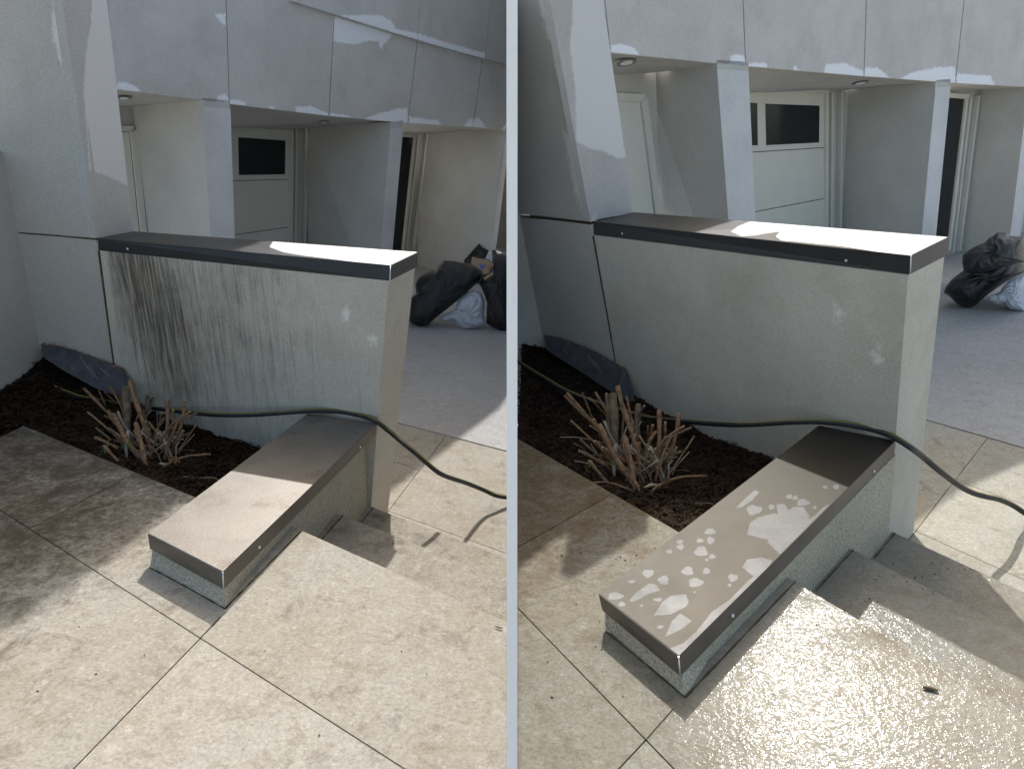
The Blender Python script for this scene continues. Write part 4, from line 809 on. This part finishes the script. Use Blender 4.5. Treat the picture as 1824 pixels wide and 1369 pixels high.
door_set(R, dR, 2, 'door', dict(dark=1, leaf=[(1655, 171), (1718, 176), (1686, 450), (1655, 450)], trim=[[(1655, 167), (1725, 172.5), .05], [(1722, 174), (1690, 446), .05], [(1729, 174), (1698, 448), .03], [(1744, 170), (1709, 446), .04]], lines=[]))  # dark leaf painted in for the shade of the open doorway

# ------------------------------------------------------------------ hoses
hf = lambda a: a
hose(L, [(-30, 615, .13), (20, 646, .10), (60, 670, .08), (100, 690, .06), (145, 707, .03), (200, 717, .0), (262, 724.5, -.03), (320, 732, .02), (380, 738, .06), (440, 738.5, .09), (500, 735, .12), (550, 731.5, .136), (600, 732, .136), (640, 739, .134), (668, 749, .13), (690, 765, .08), (715, 786, .04), (742, 808, -.02), (760, 824, -.075), (788, 845, -.165), (831, 860, -.324), (861, 872, -.429), (885, 882.5, -.48), (908, 886, -.51)],
     .0125, 'black garden hose with a yellow stripe, draped before the mould-streaked wall onto the dry paving')
hose(R, [(921, 643, .0), (945, 658, -.02), (975, 676, -.03), (1011, 697, -.04), (1073, 720, -.09), (1149, 742, -.16), (1204, 749, -.12), (1265, 754, -.03), (1315, 756, .05), (1370, 753.5, .09), (1415, 751, .12), (1459, 750.5, .13), (1508, 755, .13), (1557, 765, .128), (1590, 777, .135), (1619, 794.5, .12), (1645, 814, .02), (1673, 837.6, -.07), (1705, 862, -.19), (1730, 876, -.26), (1755, 883.5, -.30), (1780, 889, -.35), (1805, 900, -.42), (1840, 922, -.49), (1900, 950, -.505), (2050, 1010, -.508)],
     .0135, 'black garden hose with a yellow stripe, draped before the clean wall onto the damp paving')

# ------------------------------------------------------------------ rubbish in the yard
def bagthing(c, outline, T, m, label, cat, name, seed, zo=0.0, amp=.16, group=None, lean=(0, 0)):
    P = np.array(outline); i = P[:, 1].argmax(); foot = c.P(P[i][0], P[i][1], 'G'); z = (MC@(foot-C0))[2]+zo
    o = inflate(c, outline, z, T, m, name, None, seed, amp=amp, lean=lean)
    return tag(o, label, cat, group)
c7 = lambda pts: conv(pts, 720, 420, 7.605)
bagthing(L, c7([(1180, 300), (1240, 235), (1300, 240), (1420, 275), (1425, 1300), (1300, 1290), (1200, 1240), (1110, 1180), (1120, 900), (1060, 740), (1010, 640), (1080, 560), (1190, 480)]), .16, 'bag', 'tall black bin bag standing against the right-hand edge of the dry yard', 'bin bag', 'bin_bag', 5, .05, .15)
bagthing(L, c7([(810, 330), (880, 250), (950, 170), (1015, 98), (1060, 150), (1180, 165), (1330, 225), (1400, 280), (1330, 700), (1060, 760), (900, 620), (800, 480)]), .18, 'bag', 'black bin bag with a peaked top at the back of the rubbish pile', 'bin bag', 'bin_bag', 6, .55, .22)
bagthing(L, c7([(60, 1150), (70, 960), (90, 840), (160, 780), (145, 660), (180, 570), (240, 520), (400, 460), (440, 400), (540, 330), (700, 345), (880, 380), (1000, 430), (1070, 520), (1040, 590), (850, 770), (620, 960), (430, 1110), (330, 1200), (220, 1230), (130, 1200)]), .20, 'bag', 'long black bin bag slumped over the white plastic bag', 'bin bag', 'bin_bag', 3, .0, .16)
bagthing(L, c7([(470, 1100), (600, 1040), (700, 990), (720, 890), (850, 770), (960, 730), (1050, 770), (1090, 880), (1090, 960), (1070, 1050), (1100, 1200), (1000, 1240), (820, 1270), (720, 1200), (650, 1160), (520, 1150)]), .12, 'bagw', 'crumpled white plastic bag wedged between black bags', 'plastic bag', 'plastic_bag', 9, .02, .34)
def card(c, outline, foot, m, label, cat, name, parent=None, zo=0.0, th=.02):
    z = (MC@(c.P(*foot, 'G')-C0))[2]+zo; bm = bmesh.new(); n = np.array([0, 1., 0])*th; slab(bm, [c.depth(u, v, z+(v-outline[0][1])*.0012) for u, v in outline], n); bmesh.ops.triangulate(bm, faces=[f for f in bm.faces if len(f.verts) > 4])
    o = mesh_obj(name, bm, M[m], parent); return tag(o, label, cat) if label else o
k1 = card(L, c7([(905, 380), (920, 285), (1000, 312), (1100, 320), (1195, 370), (1215, 385), (1130, 440), (1150, 500), (1085, 525), (1040, 460), (980, 420)]), (860, 583), 'card', 'torn brown cardboard with a blue tick, on top of the black bags', 'cardboard', 'cardboard_piece', None, -.30)
card(L, c7([(1012, 392), (1030, 385), (1052, 425), (1085, 385), (1100, 398), (1052, 455)]), (860, 583), 'blue', None, None, 'tick_mark', k1, -.306, .004)
card(L, c7([(1075, 575), (1190, 498), (1205, 515), (1090, 603)]), (860, 583), 'card', 'thin strip of brown cardboard sticking out under the torn piece', 'cardboard', 'cardboard_strip', None, -.34)
card(L, c7([(1100, 310), (1150, 200), (1192, 222), (1190, 355), (1140, 322)]), (860, 583), 'bagw', 'white paper sheet poking out beside the torn cardboard', 'paper', 'paper_sheet', None, -.27)
c8 = lambda pts: conv(pts, 1660, 400, 8.553)
bagthing(R, c8([(460, 560), (470, 460), (540, 400), (680, 320), (800, 280), (870, 200), (930, 175), (1000, 115), (1140, 125), (1190, 170), (1420, 190), (1420, 560), (900, 700), (640, 760), (480, 710)]), .22, 'bag', 'upper black bin bag heaped behind the long one, clean-wall yard', 'bin bag', 'bin_bag', 12, -1.55, .13)
bagthing(R, c8([(180, 1040), (200, 960), (300, 830), (460, 710), (700, 600), (900, 540), (1210, 440), (1420, 420), (1420, 720), (1200, 830), (1000, 960), (830, 1080), (680, 1220), (600, 1260), (500, 1260), (400, 1220), (250, 1080)]), .24, 'bag', 'long black bin bag lying at the right edge of the clean-wall yard', 'bin bag', 'bin_bag', 13, .0, .15)
bagthing(R, c8([(840, 1090), (960, 1070), (1040, 1020), (1090, 930), (1200, 830), (1420, 760), (1420, 1330), (1190, 1290), (1090, 1200), (980, 1210), (880, 1160)]), .14, 'bagw', 'crumpled white plastic bag below the long black bag, clean-wall yard', 'plastic bag', 'plastic_bag', 15, .05, .34)

# ------------------------------------------------------------------ thin white screen that parts the two courtyards
bm = bmesh.new()
y0, y1 = 1.36, 16.0
def w_at(y, z): d = np.array([0, y, z])-C0; return (MC@d)[2]*10.6/F
xc = lambda y, z: -(MC[0][1]*y+MC[0][2]*(z-EYE))/MC[0][0]
prof = [(y0, -1.2), (y0, 2.6), (y1, 4.6), (y1, -1.2)]
vs = []
for sgn in (-1, 1):
    for y, z in prof:
        ww = w_at(y0, max(z, -.1)) if y == y0 else w_at(y0, 1.0)
        vs.append(bm.verts.new((xc(y, z)+sgn*ww, y, z)))
bm.faces.new(vs[:4]); bm.faces.new(vs[4:][::-1])
for i in range(4): bm.faces.new((vs[i], vs[4+i], vs[4+(i+1) % 4], vs[(i+1) % 4]))
tag(mesh_obj('white_screen', bm, M['white']), 'thin white upright board standing between the two courtyards', 'screen')
# open ground and far paving around the whole place
g = bmesh.new(); slab(g, [np.array(p) for p in ((-60., -40, -1.6), (60, -40, -1.6), (60, 80, -1.6), (-60, 80, -1.6))], np.array([0, 0, -.2])); tag(mesh_obj('ground', g, M['concrete']), 'plain grey ground below and around the terraces', None, None, 'structure')

# repeats share a group
for name, g in (('bin_bag', 'black bin bags heaped in the yards'), ('plastic_bag', 'white plastic bags among the rubbish'), ('garden_hose', 'striped garden hoses'), ('cut_back_shrub', 'cut back shrubs in the planting beds'), ('garden_wall', 'rendered garden walls with metal copings'), ('slate_board', 'slate boards at the wall foot'), ('stone_steps', 'stone steps beside the low walls'), ('building', 'rendered buildings behind the walls'), ('dry_leaf', 'dry leaves on the shrubs'), ('fallen_twig', 'fallen twigs on the slabs')):
    for o in bpy.data.objects:
        if o.parent is None and 'label' in o and o.name.split('.')[0] == name: o['group'] = g
